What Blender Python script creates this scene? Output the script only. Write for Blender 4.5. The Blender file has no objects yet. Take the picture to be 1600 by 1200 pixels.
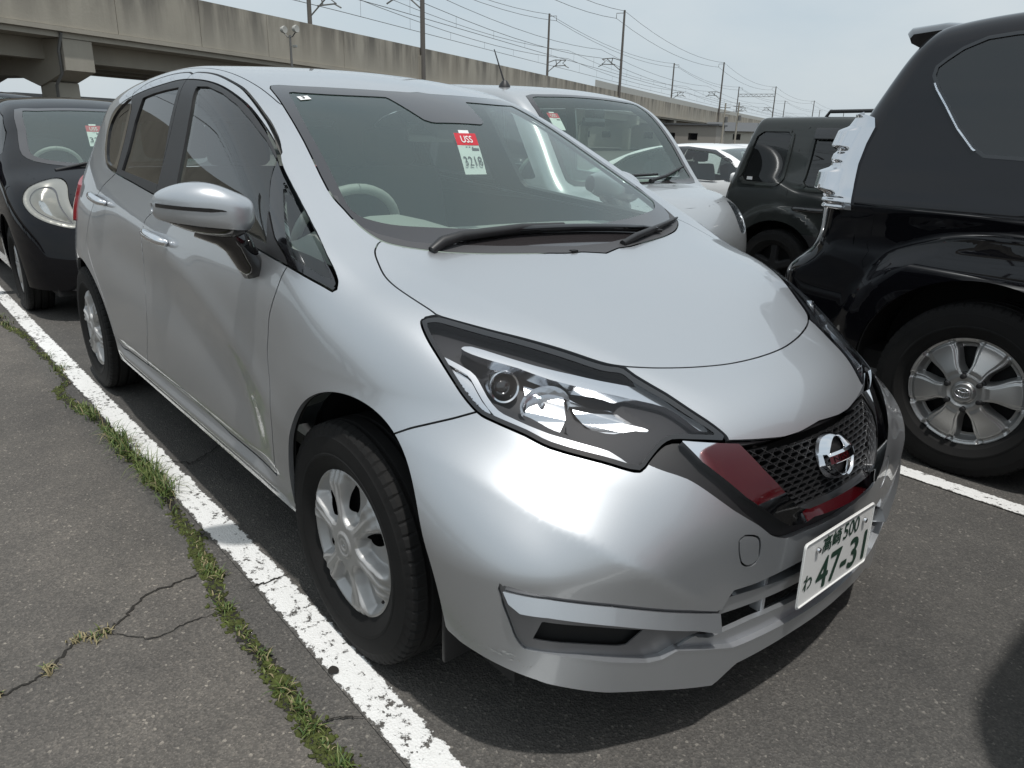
import bpy, bmesh, math, random
import numpy as np
from math import radians, sin, cos, pi, tau
from mathutils import Vector, Matrix

random.seed(7); rng = np.random.default_rng(7)
scene = bpy.context.scene
C = scene.collection

# ---------------------------------------------------------------- camera, sky, sun, exposure
cam_d = bpy.data.cameras.new('camera'); cam = bpy.data.objects.new('camera', cam_d); C.objects.link(cam)
cam_d.sensor_width = 36; cam_d.lens = 25.83; cam_d.clip_start = .05; cam_d.clip_end = 3000
_yaw, _pitch, _roll = 2.428526, -.323321, .027254
_f = Vector((cos(_pitch)*cos(_yaw), cos(_pitch)*sin(_yaw), sin(_pitch)))
_r = _f.cross(Vector((0, 0, 1))).normalized(); _u = _r.cross(_f)
_r, _u = cos(_roll)*_r+sin(_roll)*_u, -sin(_roll)*_r+cos(_roll)*_u
cam.matrix_world = Matrix(((_r.x, _u.x, -_f.x, 1.44863), (_r.y, _u.y, -_f.y, -1.55697), (_r.z, _u.z, -_f.z, 1.25501), (0, 0, 0, 1)))
scene.camera = cam

SUN_DIR = Vector((.29, -.09, 1)).normalized()          # towards the sun: high, a little ahead of the parked row
SUN_EL = math.asin(SUN_DIR.z); SUN_AZ = math.atan2(SUN_DIR.x, SUN_DIR.y)
world = bpy.data.worlds.new('World'); scene.world = world; world.use_nodes = True
_n = world.node_tree.nodes; _l = world.node_tree.links
_n.clear()
_out = _n.new('ShaderNodeOutputWorld'); _bg = _n.new('ShaderNodeBackground')
_sky = _n.new('ShaderNodeTexSky'); _sky.sky_type = 'NISHITA'; _sky.sun_disc = False
_sky.sun_elevation = SUN_EL; _sky.sun_rotation = SUN_AZ
_sky.air_density = 1.0; _sky.dust_density = 6.0; _sky.ozone_density = 1.0
# thin even overcast: the clear sky is mostly veiled by pale grey cloud
_veil = _n.new('ShaderNodeMix'); _veil.data_type = 'RGBA'; _veil.inputs[0].default_value = .80
_veil.inputs[7].default_value = (6.9, 7.75, 8.25, 1)
_tc = _n.new('ShaderNodeTexCoord'); _mp = _n.new('ShaderNodeMapping'); _mp.inputs['Scale'].default_value = (1, 1, 2.6); _nz = _n.new('ShaderNodeTexNoise')
_nz.inputs['Scale'].default_value = 2.2; _nz.inputs['Detail'].default_value = 6; _nz.inputs['Roughness'].default_value = .55
_cr = _n.new('ShaderNodeValToRGB'); _cr.color_ramp.elements[0].position = .30; _cr.color_ramp.elements[0].color = (6.1, 7.2, 7.95, 1); _cr.color_ramp.elements[1].position = .72; _cr.color_ramp.elements[1].color = (7.8, 8.45, 8.75, 1)
_l.new(_tc.outputs['Generated'], _mp.inputs[0]); _l.new(_mp.outputs[0], _nz.inputs['Vector']); _l.new(_nz.outputs['Fac'], _cr.inputs[0]); _l.new(_cr.outputs[0], _veil.inputs[7])
_l.new(_sky.outputs[0], _veil.inputs[6]); _l.new(_veil.outputs[2], _bg.inputs[0])
_bg.inputs[1].default_value = .076
_l.new(_bg.outputs[0], _out.inputs[0])

sun_d = bpy.data.lights.new('sun', 'SUN'); sun_d.energy = 2.2; sun_d.angle = radians(1.5); sun_d.color = (1, .975, .94)
sun = bpy.data.objects.new('sun', sun_d); C.objects.link(sun)
sun.rotation_euler = SUN_DIR.to_track_quat('Z', 'Y').to_euler(); sun.location = (0, 0, 30)

vs = scene.view_settings
vs.view_transform = 'Standard'; vs.look = 'None'; vs.gamma = 1; vs.use_curve_mapping = False; vs.exposure = 0.38
scene.cycles.max_bounces = 8; scene.cycles.transparent_max_bounces = 24; scene.cycles.glossy_bounces = 5
scene.cycles.diffuse_bounces = 3; scene.cycles.transmission_bounces = 6; scene.cycles.caustics_reflective = False; scene.cycles.caustics_refractive = False
scene.cycles.use_denoising = True

# ---------------------------------------------------------------- helpers
def thing(name, label, cat, loc=(0, 0, 0), rotz=0, group=None):
    o = bpy.data.objects.new(name, None); C.objects.link(o)
    o.location = loc; o.rotation_euler = (0, 0, rotz); o['label'] = label; o['category'] = cat
    if group: o['group'] = group
    o.empty_display_size = .1
    return o

def tag(o, label, cat, group=None):
    o['label'] = label; o['category'] = cat
    if group: o['group'] = group
    return o

def kind(o, k): o['kind'] = k; return o

def link_bm(name, bm, mat, parent=None, smooth=False, angle=None):
    me = bpy.data.meshes.new(name); bm.normal_update(); bm.to_mesh(me); bm.free()
    for m in (mat if isinstance(mat, (list, tuple)) else [mat]): me.materials.append(m)
    if smooth:
        for p in me.polygons: p.use_smooth = True
        if angle is not None: me.set_sharp_from_angle(angle=radians(angle))
    o = bpy.data.objects.new(name, me); C.objects.link(o)
    if parent is not None: o.parent = parent
    return o

def pydata(name, verts, faces, mat, parent=None, smooth=False, angle=None):
    bm = bmesh.new(); vs_ = [bm.verts.new(v) for v in verts]
    for f in faces:
        try: bm.faces.new([vs_[i] for i in f])
        except ValueError: pass
    return link_bm(name, bm, mat, parent, smooth, angle)

def add_box(bm, c, s, rot=None, bevel=0, seg=2):
    r = bmesh.ops.create_cube(bm, size=1)
    M = Matrix.Translation(c) @ (rot.to_4x4() if rot is not None else Matrix()) @ Matrix.Diagonal((*s, 1))
    bmesh.ops.transform(bm, matrix=M, verts=r['verts'])
    if bevel:
        es = list({e for v in r['verts'] for e in v.link_edges})
        bmesh.ops.bevel(bm, geom=es, offset=bevel, segments=seg, affect='EDGES', profile=.6)

def box(name, c, s, mat, parent=None, rot=None, bevel=0, seg=2):
    bm = bmesh.new(); add_box(bm, c, s, rot, bevel, seg)
    return link_bm(name, bm, mat, parent, bevel > 0, 40)

def add_tube(bm, pts, r, n=8, cap=True):
    """swept tube along points; r number or list"""
    P = [Vector(p) for p in pts]; m = len(P); R = r if isinstance(r, (list, tuple)) else [r]*m
    rings = []; up = None
    for i in range(m):
        d = (P[min(i+1, m-1)]-P[max(i-1, 0)]).normalized()
        if up is None: up = Vector((0, 0, 1)) if abs(d.z) < .9 else Vector((1, 0, 0))
        a = d.cross(up).normalized(); b = a.cross(d).normalized(); up = b
        rings.append([bm.verts.new(P[i]+R[i]*(cos(tau*k/n)*a+sin(tau*k/n)*b)) for k in range(n)])
    for i in range(m-1):
        for k in range(n): bm.faces.new((rings[i][k], rings[i][(k+1) % n], rings[i+1][(k+1) % n], rings[i+1][k]))
    if cap:
        bm.faces.new(rings[0][::-1]); bm.faces.new(rings[-1])

def tube(name, pts, r, mat, parent=None, n=8):
    bm = bmesh.new(); add_tube(bm, pts, r, n); bmesh.ops.recalc_face_normals(bm, faces=bm.faces)
    return link_bm(name, bm, mat, parent, True, 60)

def lathe(name, prof, mat, parent=None, axis='y', n=48, center=(0, 0, 0), close=False, angle=35):
    """profile of (radius, height) spun round an axis"""
    bm = bmesh.new(); rings = []
    for (r, h) in prof:
        if r < 1e-6: rings.append([bm.verts.new((0, h, 0))])
        else: rings.append([bm.verts.new((r*cos(tau*k/n), h, r*sin(tau*k/n))) for k in range(n)])
    for a, b in zip(rings, rings[1:]+([rings[0]] if close else [])):
        for k in range(n):
            q = [a[k % len(a)], a[(k+1) % n % len(a)], b[(k+1) % n % len(b)], b[k % len(b)]]
            q = list(dict.fromkeys(q))
            if len(q) > 2: bm.faces.new(q)
    bmesh.ops.recalc_face_normals(bm, faces=bm.faces)
    if axis == 'x': bmesh.ops.rotate(bm, matrix=Matrix.Rotation(-pi/2, 3, 'Z'), verts=bm.verts)
    if axis == 'z': bmesh.ops.rotate(bm, matrix=Matrix.Rotation(pi/2, 3, 'X'), verts=bm.verts)
    bmesh.ops.translate(bm, vec=center, verts=bm.verts)
    return link_bm(name, bm, mat, parent, True, angle)

def prism(name, outline, z0, z1, mat, parent=None, M=None, bevel=0, smooth=False):
    """closed 2D outline (u,v) extruded from z0 to z1 in local w; M places (u,v,w)"""
    bm = bmesh.new(); n = len(outline)
    a = [bm.verts.new((u, v, z0)) for u, v in outline]; b = [bm.verts.new((u, v, z1)) for u, v in outline]
    bm.faces.new(a[::-1]); top = bm.faces.new(b)
    for i in range(n): bm.faces.new((a[i], a[(i+1) % n], b[(i+1) % n], b[i]))
    if bevel: bmesh.ops.bevel(bm, geom=list(top.edges), offset=bevel, segments=2, affect='EDGES')
    bmesh.ops.recalc_face_normals(bm, faces=bm.faces)
    if M is not None: bmesh.ops.transform(bm, matrix=M, verts=bm.verts)
    return link_bm(name, bm, mat, parent, smooth, 40)

def copy_tree(o, parent=None):
    c = o.copy(); C.objects.link(c)
    if parent is not None: c.parent = parent
    for ch in list(o.children): copy_tree(ch, c)
    return c

# ---------------------------------------------------------------- materials
def mat(name, base=(.5, .5, .5), rough=.5, metal=0, coat=0, coat_rough=.03, spec=.5):
    m = bpy.data.materials.new(name); m.use_nodes = True
    b = m.node_tree.nodes['Principled BSDF']
    b.inputs['Base Color'].default_value = (*base, 1); b.inputs['Roughness'].default_value = rough; b.inputs['Metallic'].default_value = metal
    b.inputs['Coat Weight'].default_value = coat; b.inputs['Coat Roughness'].default_value = coat_rough; b.inputs['Specular IOR Level'].default_value = spec
    return m

class NT:
    """small node wiring helper for one material"""
    def __init__(s, m): s.t = m.node_tree; s.b = s.t.nodes['Principled BSDF']
    def n(s, t, **kw):
        x = s.t.nodes.new('ShaderNode'+t)
        for k, v in kw.items():
            if k.startswith('i_'): x.inputs[k[2:].replace('_', ' ')].default_value = v
            elif k[:2] == 'n_' : x.inputs[int(k[2:])].default_value = v
            else: setattr(x, k, v)
        return x
    def l(s, a, b): s.t.links.new(a, b)
    def noise(s, vec, scale, detail=4, rough=.55):
        x = s.n('TexNoise'); x.inputs['Scale'].default_value = scale; x.inputs['Detail'].default_value = detail; x.inputs['Roughness'].default_value = rough
        if vec is not None: s.l(vec, x.inputs['Vector'])
        return x.outputs['Fac']
    def ramp(s, fac, stops):
        x = s.n('ValToRGB'); e = x.color_ramp.elements
        while len(e) < len(stops): e.new(.5)
        for q, (p, c) in zip(e, stops): q.position = p; q.color = (*c, 1) if len(c) == 3 else c
        s.l(fac, x.inputs[0]); return x.outputs[0]
    def mix(s, fac, a, b):
        x = s.n('Mix', data_type='RGBA')
        for v, i in ((fac, 0), (a, 6), (b, 7)):
            if hasattr(v, 'links'): s.l(v, x.inputs[i])
            else: x.inputs[i].default_value = v if i == 0 else ((*v, 1) if len(v) == 3 else v)
        return x.outputs[2]
    def math(s, op, a, b=0.0):
        x = s.n('Math', operation=op)
        for v, i in ((a, 0), (b, 1)):
            if hasattr(v, 'links'): s.l(v, x.inputs[i])
            else: x.inputs[i].default_value = v
        return x.outputs[0]
    def bump(s, h, dist=.01, strength=.5):
        x = s.n('Bump'); x.inputs['Strength'].default_value = strength; x.inputs['Distance'].default_value = dist
        s.l(h, x.inputs['Height']); s.l(x.outputs[0], s.b.inputs['Normal'])
    def obj(s): return s.n('TexCoord').outputs['Object']
    def pos(s): return s.n('NewGeometry').outputs['Position']

def paint(name, base, metal, rough, flake=.03, spec=0.0):
    m = mat(name, base, rough, metal, coat=1.0, coat_rough=.025, spec=spec)
    t = NT(m); p = t.obj()
    f = t.noise(p, 900, 1); d = t.noise(p, 3.0, 5)
    t.l(t.mix(f, tuple(c*(1-flake*2) for c in base), tuple(min(1, c*(1+flake*2)) for c in base)), t.b.inputs['Base Color'])
    # thin film of dust breaks up the clear coat
    r = t.n('MapRange'); t.l(d, r.inputs[0]); r.inputs[1].default_value = .35; r.inputs[2].default_value = .75; r.inputs[3].default_value = .008; r.inputs[4].default_value = .035
    t.l(r.outputs[0], t.b.inputs['Coat Roughness'])
    return m

def glass(name, tint, refl_rough=.0, extra=0.0, haze=(.5, .55, .55), ior=1.72):
    """thin automotive pane: tinted see-through plus mirror reflection by Fresnel, with a diffuse colour mixed in as painted haze"""
    m = bpy.data.materials.new(name); m.use_nodes = True
    t = m.node_tree; t.nodes.clear()
    geo = t.nodes.new('ShaderNodeNewGeometry'); mi = t.nodes.new('ShaderNodeMix'); mi.inputs[2].default_value = ior; mi.inputs[3].default_value = 1/ior
    o = t.nodes.new('ShaderNodeOutputMaterial'); tr = t.nodes.new('ShaderNodeBsdfTransparent'); gl = t.nodes.new('ShaderNodeBsdfGlossy')
    df = t.nodes.new('ShaderNodeBsdfDiffuse'); fr = t.nodes.new('ShaderNodeFresnel'); mx = t.nodes.new('ShaderNodeMixShader'); m2 = t.nodes.new('ShaderNodeMixShader')
    tr.inputs[0].default_value = (*tint, 1); gl.inputs['Roughness'].default_value = refl_rough; gl.inputs[0].default_value = (1, 1, 1, 1)
    df.inputs[0].default_value = (*haze, 1); t.links.new(geo.outputs['Backfacing'], mi.inputs[0]); t.links.new(mi.outputs[0], fr.inputs[0])   # same mirror strength from both faces
    m2.inputs[0].default_value = extra
    t.links.new(tr.outputs[0], m2.inputs[1]); t.links.new(df.outputs[0], m2.inputs[2])
    t.links.new(fr.outputs[0], mx.inputs[0]); t.links.new(m2.outputs[0], mx.inputs[1]); t.links.new(gl.outputs[0], mx.inputs[2])
    t.links.new(mx.outputs[0], o.inputs[0])
    return m

M = {}
M['silver'] = paint('silver_paint', (.515, .535, .555), .80, .38)
M['silver2'] = paint('pale_silver_paint', (.54, .555, .565), .76, .36)
M['black_paint'] = paint('black_paint', (.006, .006, .008), .0, .35, .0)
M['navy_paint'] = paint('blue_black_paint', (.004, .004, .0055), .0, .35, .02)
M['navy_paint'].node_tree.nodes['Principled BSDF'].inputs['Coat Weight'].default_value = .7
M['olive_paint'] = paint('dark_olive_paint', (.040, .044, .042), .2, .38, .03)
M['white_paint'] = paint('white_paint', (.80, .80, .79), .0, .4, .0)
M['red_paint'] = paint('red_paint', (.20, .005, .010), .1, .35, .02)
M['black_plastic'] = mat('black_plastic', (.018, .018, .019), .45)
M['grey_plastic'] = mat('grey_plastic', (.055, .055, .058), .55)
M['satin_grey'] = mat('satin_dark_grey', (.20, .20, .205), .42, .5)
M['gloss_black'] = mat('gloss_black', (.006, .006, .007), .06, 0, 1.0)
M['dark'] = mat('dark_recess', (.008, .008, .008), .8)
M['chrome'] = mat('chrome', (.82, .83, .85), .045, 1)
M['guard_chrome'] = mat('plated_plastic', (.70, .71, .73), .10, 1)
M['soft_chrome'] = mat('soft_chrome', (.75, .76, .78), .16, 1)
M['frit'] = mat('black_glass_border', (.030, .027, .028), .06, 0, .6, .01)
M['clear_lens'] = glass('clear_lens', (.95, .96, .97), ior=1.36)
M['windscreen'] = glass('windscreen_glass', (.78, .87, .82), extra=.065, haze=(.36, .55, .50))  # greenish diffuse colour paints in the sky veil and the lit cabin
M['side_glass'] = glass('side_glass', (.80, .88, .84), extra=.015)
M['privacy'] = glass('privacy_glass', (.12, .125, .13), extra=.01)
M['cabin'] = mat('cabin_charcoal', (.045, .046, .048), .75)
M['dash'] = mat('dashboard_vinyl', (.30, .315, .295), .6)
M['lining'] = mat('cabin_lining', (.11, .11, .105), .85)
M['seat'] = mat('seat_cloth', (.040, .044, .052), .9)
M['faceted'] = mat('faceted_reflector', (.72, .73, .75), .22, 1)
M['lamp_reflector'] = mat('lamp_reflector', (.75, .76, .78), .12, 1)
M['lamp_black'] = mat('lamp_bezel_black', (.020, .020, .023), .55, spec=.3)
M['amber'] = mat('amber_bulb', (.8, .22, .04), .2)
M['red_lens'] = mat('red_lens', (.28, .005, .01), .08, 0, 1)

# ---------------------------------------------------------------- smooth-solid body engine
def cspline(pts):
    """natural cubic spline through (x, y) pairs, linear beyond the ends"""
    p = np.array(sorted(pts), float); x, y = p[:, 0], p[:, 1]; n = len(x)
    h = np.diff(x); A = np.eye(n); b = np.zeros(n)
    for i in range(1, n-1):
        A[i, i-1:i+2] = h[i-1], 2*(h[i-1]+h[i]), h[i]
        b[i] = 6*((y[i+1]-y[i])/h[i]-(y[i]-y[i-1])/h[i-1])
    M = np.linalg.solve(A, b)
    s0 = (y[1]-y[0])/h[0]-h[0]*(2*M[0]+M[1])/6
    s1 = (y[-1]-y[-2])/h[-1]+h[-1]*(M[-2]+2*M[-1])/6
    def ev(q):
        q = np.asarray(q, float); qc = np.clip(q, x[0], x[-1])
        i = np.clip(np.searchsorted(x, qc)-1, 0, n-2)
        a, c, hh = x[i+1]-qc, qc-x[i], h[i]
        r = M[i]*a**3/(6*hh)+M[i+1]*c**3/(6*hh)+(y[i]/hh-M[i]*hh/6)*a+(y[i+1]/hh-M[i+1]*hh/6)*c
        return r+np.where(q < x[0], (q-x[0])*s0, 0)+np.where(q > x[-1], (q-x[-1])*s1, 0)
    return ev

def lerp(pts):
    p = np.array(sorted(pts), float)
    return lambda q: np.interp(q, p[:, 0], p[:, 1])

def sstep(a, b, x):
    t = np.clip((x-a)/(b-a), 0, 1); return t*t*(3-2*t)

def smax(a, b, k):
    return np.maximum(a, b)+np.maximum(k-np.abs(a-b), 0)**2/(4*k)

class Body:
    """solid = |y|<W(x,z), z<H(x,y), x<F(y,z), x>R(y,z), edges rounded by kHW(x), kF, kR"""
    def __init__(s, H, W, F, R, kHW, kF, kR, box, step):
        s.H, s.W, s.F, s.R, s.kHW, s.kF, s.kR, s.box, s.step = H, W, F, R, kHW, kF, kR, box, step
    def f(s, x, y, z):
        ay = np.abs(y); e = 1e-3
        H = s.H(x, ay); hx = (s.H(x+e, ay)-H)/e; hy = (s.H(x, ay+e)-H)/e
        W = s.W(x, z); wx = (s.W(x+e, z)-W)/e; wz = (s.W(x, z+e)-W)/e
        F = s.F(ay, z); fy = (s.F(ay+e, z)-F)/e; fz = (s.F(ay, z+e)-F)/e
        R = s.R(ay, z); ry = (s.R(ay+e, z)-R)/e; rz = (s.R(ay, z+e)-R)/e
        a = (ay-W)/np.sqrt(1+wx**2+wz**2); b = (z-H)/np.sqrt(1+hx**2+hy**2)
        c = (x-F)/np.sqrt(1+fy**2+fz**2); d = (R-x)/np.sqrt(1+ry**2+rz**2)
        g = smax(a, b, s.kHW(x))
        g = smax(g, c, s.kF(z)) if callable(s.kF) else smax(g, c, s.kF)
        return smax(g, d, s.kR)
    def grad(s, P):
        e = 1.5e-3; x, y, z = P.T; I = s.f
        return np.stack([I(x+e, y, z)-I(x-e, y, z), I(x, y+e, z)-I(x, y-e, z), I(x, y, z+e)-I(x, y, z-e)], 1)/(2*e)
    def project(s, P, n=4):
        for _ in range(n):
            g = s.grad(P); P = P-(s.f(*P.T)/np.maximum((g*g).sum(1), .05))[:, None]*g
        g = s.grad(P)
        return P, g/np.linalg.norm(g, axis=1)[:, None]
    def mesh(s):
        (x0, x1), (y0, y1), (z0, z1) = s.box; h = s.step
        gx, gy, gz = (np.arange(a, b+h, h) for a, b in s.box)
        D = s.f(gx[:, None, None], gy[None, :, None], gz[None, None, :])
        S = D > 0
        nx, ny, nz = S.shape
        cnt = np.zeros((nx-1, ny-1, nz-1), np.int32); acc = np.zeros((nx-1, ny-1, nz-1, 3), np.float32)
        def sl(i, j, k): return (slice(i, nx-1+i), slice(j, ny-1+j), slice(k, nz-1+k))
        for ax in range(3):
            for u in (0, 1):
                for v in (0, 1):
                    o = [0, 0, 0]; q = [i for i in range(3) if i != ax]; o[q[0]] = u; o[q[1]] = v
                    o2 = list(o); o2[ax] = 1
                    a, b = D[sl(*o)], D[sl(*o2)]; m = (a > 0) != (b > 0)
                    t = np.where(m, a/np.where(m, a-b, 1), 0)
                    cnt += m
                    for c in range(3): acc[..., c] += np.where(m, t if c == ax else o[c], 0)
        act = cnt > 0
        idx = -np.ones(cnt.shape, np.int64); idx[act] = np.arange(act.sum())
        ijk = np.argwhere(act)
        V = (ijk+acc[act]/cnt[act][:, None])*h+np.array([gx[0], gy[0], gz[0]])
        quads = []
        for ax in range(3):
            q = [i for i in range(3) if i != ax]
            a = S.take(range(0, S.shape[ax]-1), ax); b = S.take(range(1, S.shape[ax]), ax)
            m = a != b
            E = np.argwhere(m); ok = (E[:, q[0]] > 0) & (E[:, q[1]] > 0) & (E[:, q[0]] < cnt.shape[q[0]]) & (E[:, q[1]] < cnt.shape[q[1]])
            E = E[ok]
            flip = a[tuple(E.T)]
            def cell(du, dv):
                c = E.copy(); c[:, q[0]] -= du; c[:, q[1]] -= dv; return idx[tuple(c.T)]
            Q = np.stack([cell(0, 0), cell(1, 0), cell(1, 1), cell(0, 1)], 1)
            if ax == 1: flip = ~flip
            Q[flip] = Q[flip][:, ::-1]
            quads.append(Q)
        Q = np.concatenate(quads); Q = Q[(Q >= 0).all(1)]
        V, N = s.project(V.astype(float))
        T = np.concatenate([Q[:, [0, 1, 2]], Q[:, [0, 2, 3]]])
        fn = np.cross(V[T[:, 1]]-V[T[:, 0]], V[T[:, 2]]-V[T[:, 0]])
        bad = (fn*N[T[:, 0]]).sum(1) < 0
        T[bad] = T[bad][:, ::-1]
        return V, N, T

def compact(V, N, T):
    u, inv = np.unique(T, return_inverse=True)
    return V[u], N[u], inv.reshape(-1, 3)

def clip(M, d):
    """keep the part of mesh M=(V,N,T) where the per-vertex field d is positive, cutting triangles exactly"""
    V, N, T = M
    if len(T) == 0: return M
    s = d > 0; k = s[T].sum(1)
    keep = T[k == 3]; out = [keep]
    Vn, Nn = [V], [N]; base = len(V)
    edges = {}
    mix = T[(k == 1) | (k == 2)]
    if len(mix):
        e = np.concatenate([mix[:, [0, 1]], mix[:, [1, 2]], mix[:, [2, 0]]]); e = np.sort(e, 1)
        m = s[e[:, 0]] != s[e[:, 1]]
        eu, inv = np.unique(e[m], axis=0, return_inverse=True)
        t = d[eu[:, 0]]/(d[eu[:, 0]]-d[eu[:, 1]])
        Vn.append(V[eu[:, 0]]*(1-t[:, None])+V[eu[:, 1]]*t[:, None])
        nn = N[eu[:, 0]]*(1-t[:, None])+N[eu[:, 1]]*t[:, None]
        Nn.append(nn/np.maximum(np.linalg.norm(nn, axis=1), 1e-9)[:, None])
        full = -np.ones(len(e), np.int64); full[m] = base+inv.ravel()
        full = full.reshape(3, -1).T      # cut vertex of edge 01, 12, 20
        for want in (1, 2):
            for r in range(3):
                a = mix[:, r]; b = mix[:, (r+1) % 3]; c = mix[:, (r+2) % 3]
                eab, ebc, eca = full[:, r], full[:, (r+1) % 3], full[:, (r+2) % 3]
                if want == 1:
                    g = s[a] & ~s[b] & ~s[c]
                    out.append(np.stack([a, eab, eca], 1)[g])
                else:
                    g = ~s[a] & s[b] & s[c]
                    out.append(np.stack([eab, b, c], 1)[g]); out.append(np.stack([eab, c, eca], 1)[g])
    T2 = np.concatenate(out)
    return compact(np.concatenate(Vn), np.concatenate(Nn), T2)

def sdpoly(P, poly):
    """signed distance of 2D points to a closed polygon, positive inside"""
    poly = np.asarray(poly, float); a = poly; b = np.roll(poly, -1, 0)
    out = np.empty(len(P)); 
    for lo in range(0, len(P), 40000):
        p = P[lo:lo+40000]
        e = b-a; w = p[:, None]-a[None]
        t = np.clip((w*e).sum(2)/np.maximum((e*e).sum(1), 1e-12), 0, 1)
        d2 = ((w-e*t[..., None])**2).sum(2).min(1)
        c1 = a[:, 1][None] <= p[:, 1][:, None]; c2 = b[:, 1][None] > p[:, 1][:, None]
        cr = e[None, :, 0]*w[:, :, 1]-e[None, :, 1]*w[:, :, 0]
        wn = ((c1 & c2 & (cr > 0)).astype(int)-(~c1 & ~c2 & (cr < 0)).astype(int)).sum(1)
        out[lo:lo+40000] = np.sqrt(d2)*np.where(wn != 0, 1, -1)
    return out

def smooth_poly(pts, n=4, closed=True, sharp=()):
    """Catmull-Rom refinement of a polygon; indices in sharp stay corners"""
    p = np.asarray(pts, float); m = len(p); out = []
    for i in range(m if closed else m-1):
        p1, p2 = p[i], p[(i+1) % m]
        p0 = p[i-1] if (closed or i > 0) and i not in sharp else p1-(p2-p1)
        p3 = p[(i+2) % m] if (closed or i < m-2) and (i+1) % m not in sharp else p2+(p2-p1)
        for k in range(n):
            t = k/n
            out.append(.5*((2*p1)+(-p0+p2)*t+(2*p0-5*p1+4*p2-p3)*t*t+(-p0+3*p1-3*p2+p3)*t**3))
    if not closed: out.append(p[-1])
    return np.array(out)

def subdivide(M, levels=1, body=None):
    """split every triangle in four; with a body the new points are put back on its surface"""
    for _ in range(levels):
        V, N, T = M
        if len(T) == 0: return M
        e = np.sort(np.concatenate([T[:, [0, 1]], T[:, [1, 2]], T[:, [2, 0]]]), 1)
        u, inv = np.unique(e, axis=0, return_inverse=True); inv = inv.ravel().reshape(3, -1)+len(V)
        N2 = N[u[:, 0]]+N[u[:, 1]]; N2 /= np.maximum(np.linalg.norm(N2, axis=1), 1e-9)[:, None]
        V = np.concatenate([V, (V[u[:, 0]]+V[u[:, 1]])/2]); N = np.concatenate([N, N2])
        a, b, c = T.T; ab, bc, ca = inv
        M = V, N, np.concatenate([np.stack(q, 1) for q in ((a, ab, ca), (ab, b, bc), (ca, bc, c), (ab, bc, ca))])
    if body is not None:
        V, N = body.project(M[0], 2); M = V, N, M[2]
    return M

def boundary_edges(T):
    e = np.concatenate([T[:, [0, 1]], T[:, [1, 2]], T[:, [2, 0]]])
    key = np.sort(e, 1); _, inv, c = np.unique(key, axis=0, return_inverse=True, return_counts=True)
    return e[c[inv.ravel()] == 1]

def offset(M, d):
    V, N, T = M; return V+N*np.reshape(d, (-1, 1)), N, T

def with_rim(M, depth, inset=None):
    """add a turned-in edge of the given depth round every open border"""
    V, N, T = M; B = boundary_edges(T)
    if len(B) == 0: return V, N, T
    u, inv = np.unique(B, return_inverse=True); inv = inv.reshape(-1, 2)
    tang = np.zeros((len(u), 3)); d = V[B[:, 1]]-V[B[:, 0]]
    np.add.at(tang, inv[:, 0], d); np.add.at(tang, inv[:, 1], d)
    tang /= np.maximum(np.linalg.norm(tang, axis=1), 1e-9)[:, None]
    side = np.cross(tang, N[u])          # points away from the panel
    n0 = len(V); r = min(.002, depth*.3)
    Va = V[u]; Vb = V[u]-N[u]*depth
    V2 = np.concatenate([V, Va, Vb]); N2 = np.concatenate([N, side, side])
    a, b = inv[:, 0]+n0, inv[:, 1]+n0; c, dd = a+len(u), b+len(u)
    T2 = np.concatenate([T, np.stack([a, c, b], 1), np.stack([b, c, dd], 1)])
    return V2, N2, T2

def mirror_mesh(M):
    V, N, T = M; s = np.array([1, -1, 1.]); return V*s, N*s, T[:, ::-1]

def emit(name, M, mat, parent=None, smooth=True):
    """link a numpy mesh with its own normals as one object"""
    V, N, T = M
    me = bpy.data.meshes.new(name)
    me.vertices.add(len(V)); me.vertices.foreach_set('co', np.asarray(V, np.float32).ravel())
    me.loops.add(len(T)*3); me.loops.foreach_set('vertex_index', np.asarray(T, np.int32).ravel())
    me.polygons.add(len(T)); me.polygons.foreach_set('loop_start', np.arange(0, len(T)*3, 3, dtype=np.int32))
    me.update(calc_edges=True)
    if smooth:
        me.polygons.foreach_set('use_smooth', np.ones(len(T), bool))
        me.normals_split_custom_set_from_vertices([tuple(n) for n in np.asarray(N, float)])
    me.materials.append(mat)
    o = bpy.data.objects.new(name, me); C.objects.link(o)
    if parent is not None: o.parent = parent
    return o

def vnormals(V, T):
    n = np.cross(V[T[:, 1]]-V[T[:, 0]], V[T[:, 2]]-V[T[:, 0]]); N = np.zeros_like(V)
    for k in range(3): np.add.at(N, T[:, k], n)
    return N/np.maximum(np.linalg.norm(N, axis=1), 1e-12)[:, None]

def grid_tris(nu, nv, wrap_v=False):
    i, j = np.meshgrid(np.arange(nu-1), np.arange(nv if wrap_v else nv-1), indexing='ij'); i = i.ravel(); j = j.ravel(); j2 = (j+1) % nv
    a, b, c, d = i*nv+j, (i+1)*nv+j, (i+1)*nv+j2, i*nv+j2
    return np.concatenate([np.stack([a, b, c], 1), np.stack([a, c, d], 1)])

def wheel_face(rad, height, hole, nr=60, nt=288):
    """disc heightfield: r,theta -> outward height; hole field >0 is cut away.  Local frame: x right, z up, outward -y"""
    r = np.linspace(.0, rad, nr); t = np.linspace(0, tau, nt, endpoint=False)
    Rr, Tt = np.meshgrid(r, t, indexing='ij')
    h = height(Rr, Tt)
    V = np.stack([Rr*np.cos(Tt), -h, Rr*np.sin(Tt)], -1).reshape(-1, 3)
    T = grid_tris(nr, nt, True)
    N = vnormals(V, T); flip = N[:, 1].mean() > 0
    if flip: T = T[:, ::-1]; N = -N
    d = hole(Rr, Tt).ravel()
    return clip((V, N, T), -d)

def adiff(t, a): return (t-a+pi) % tau-pi

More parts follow.
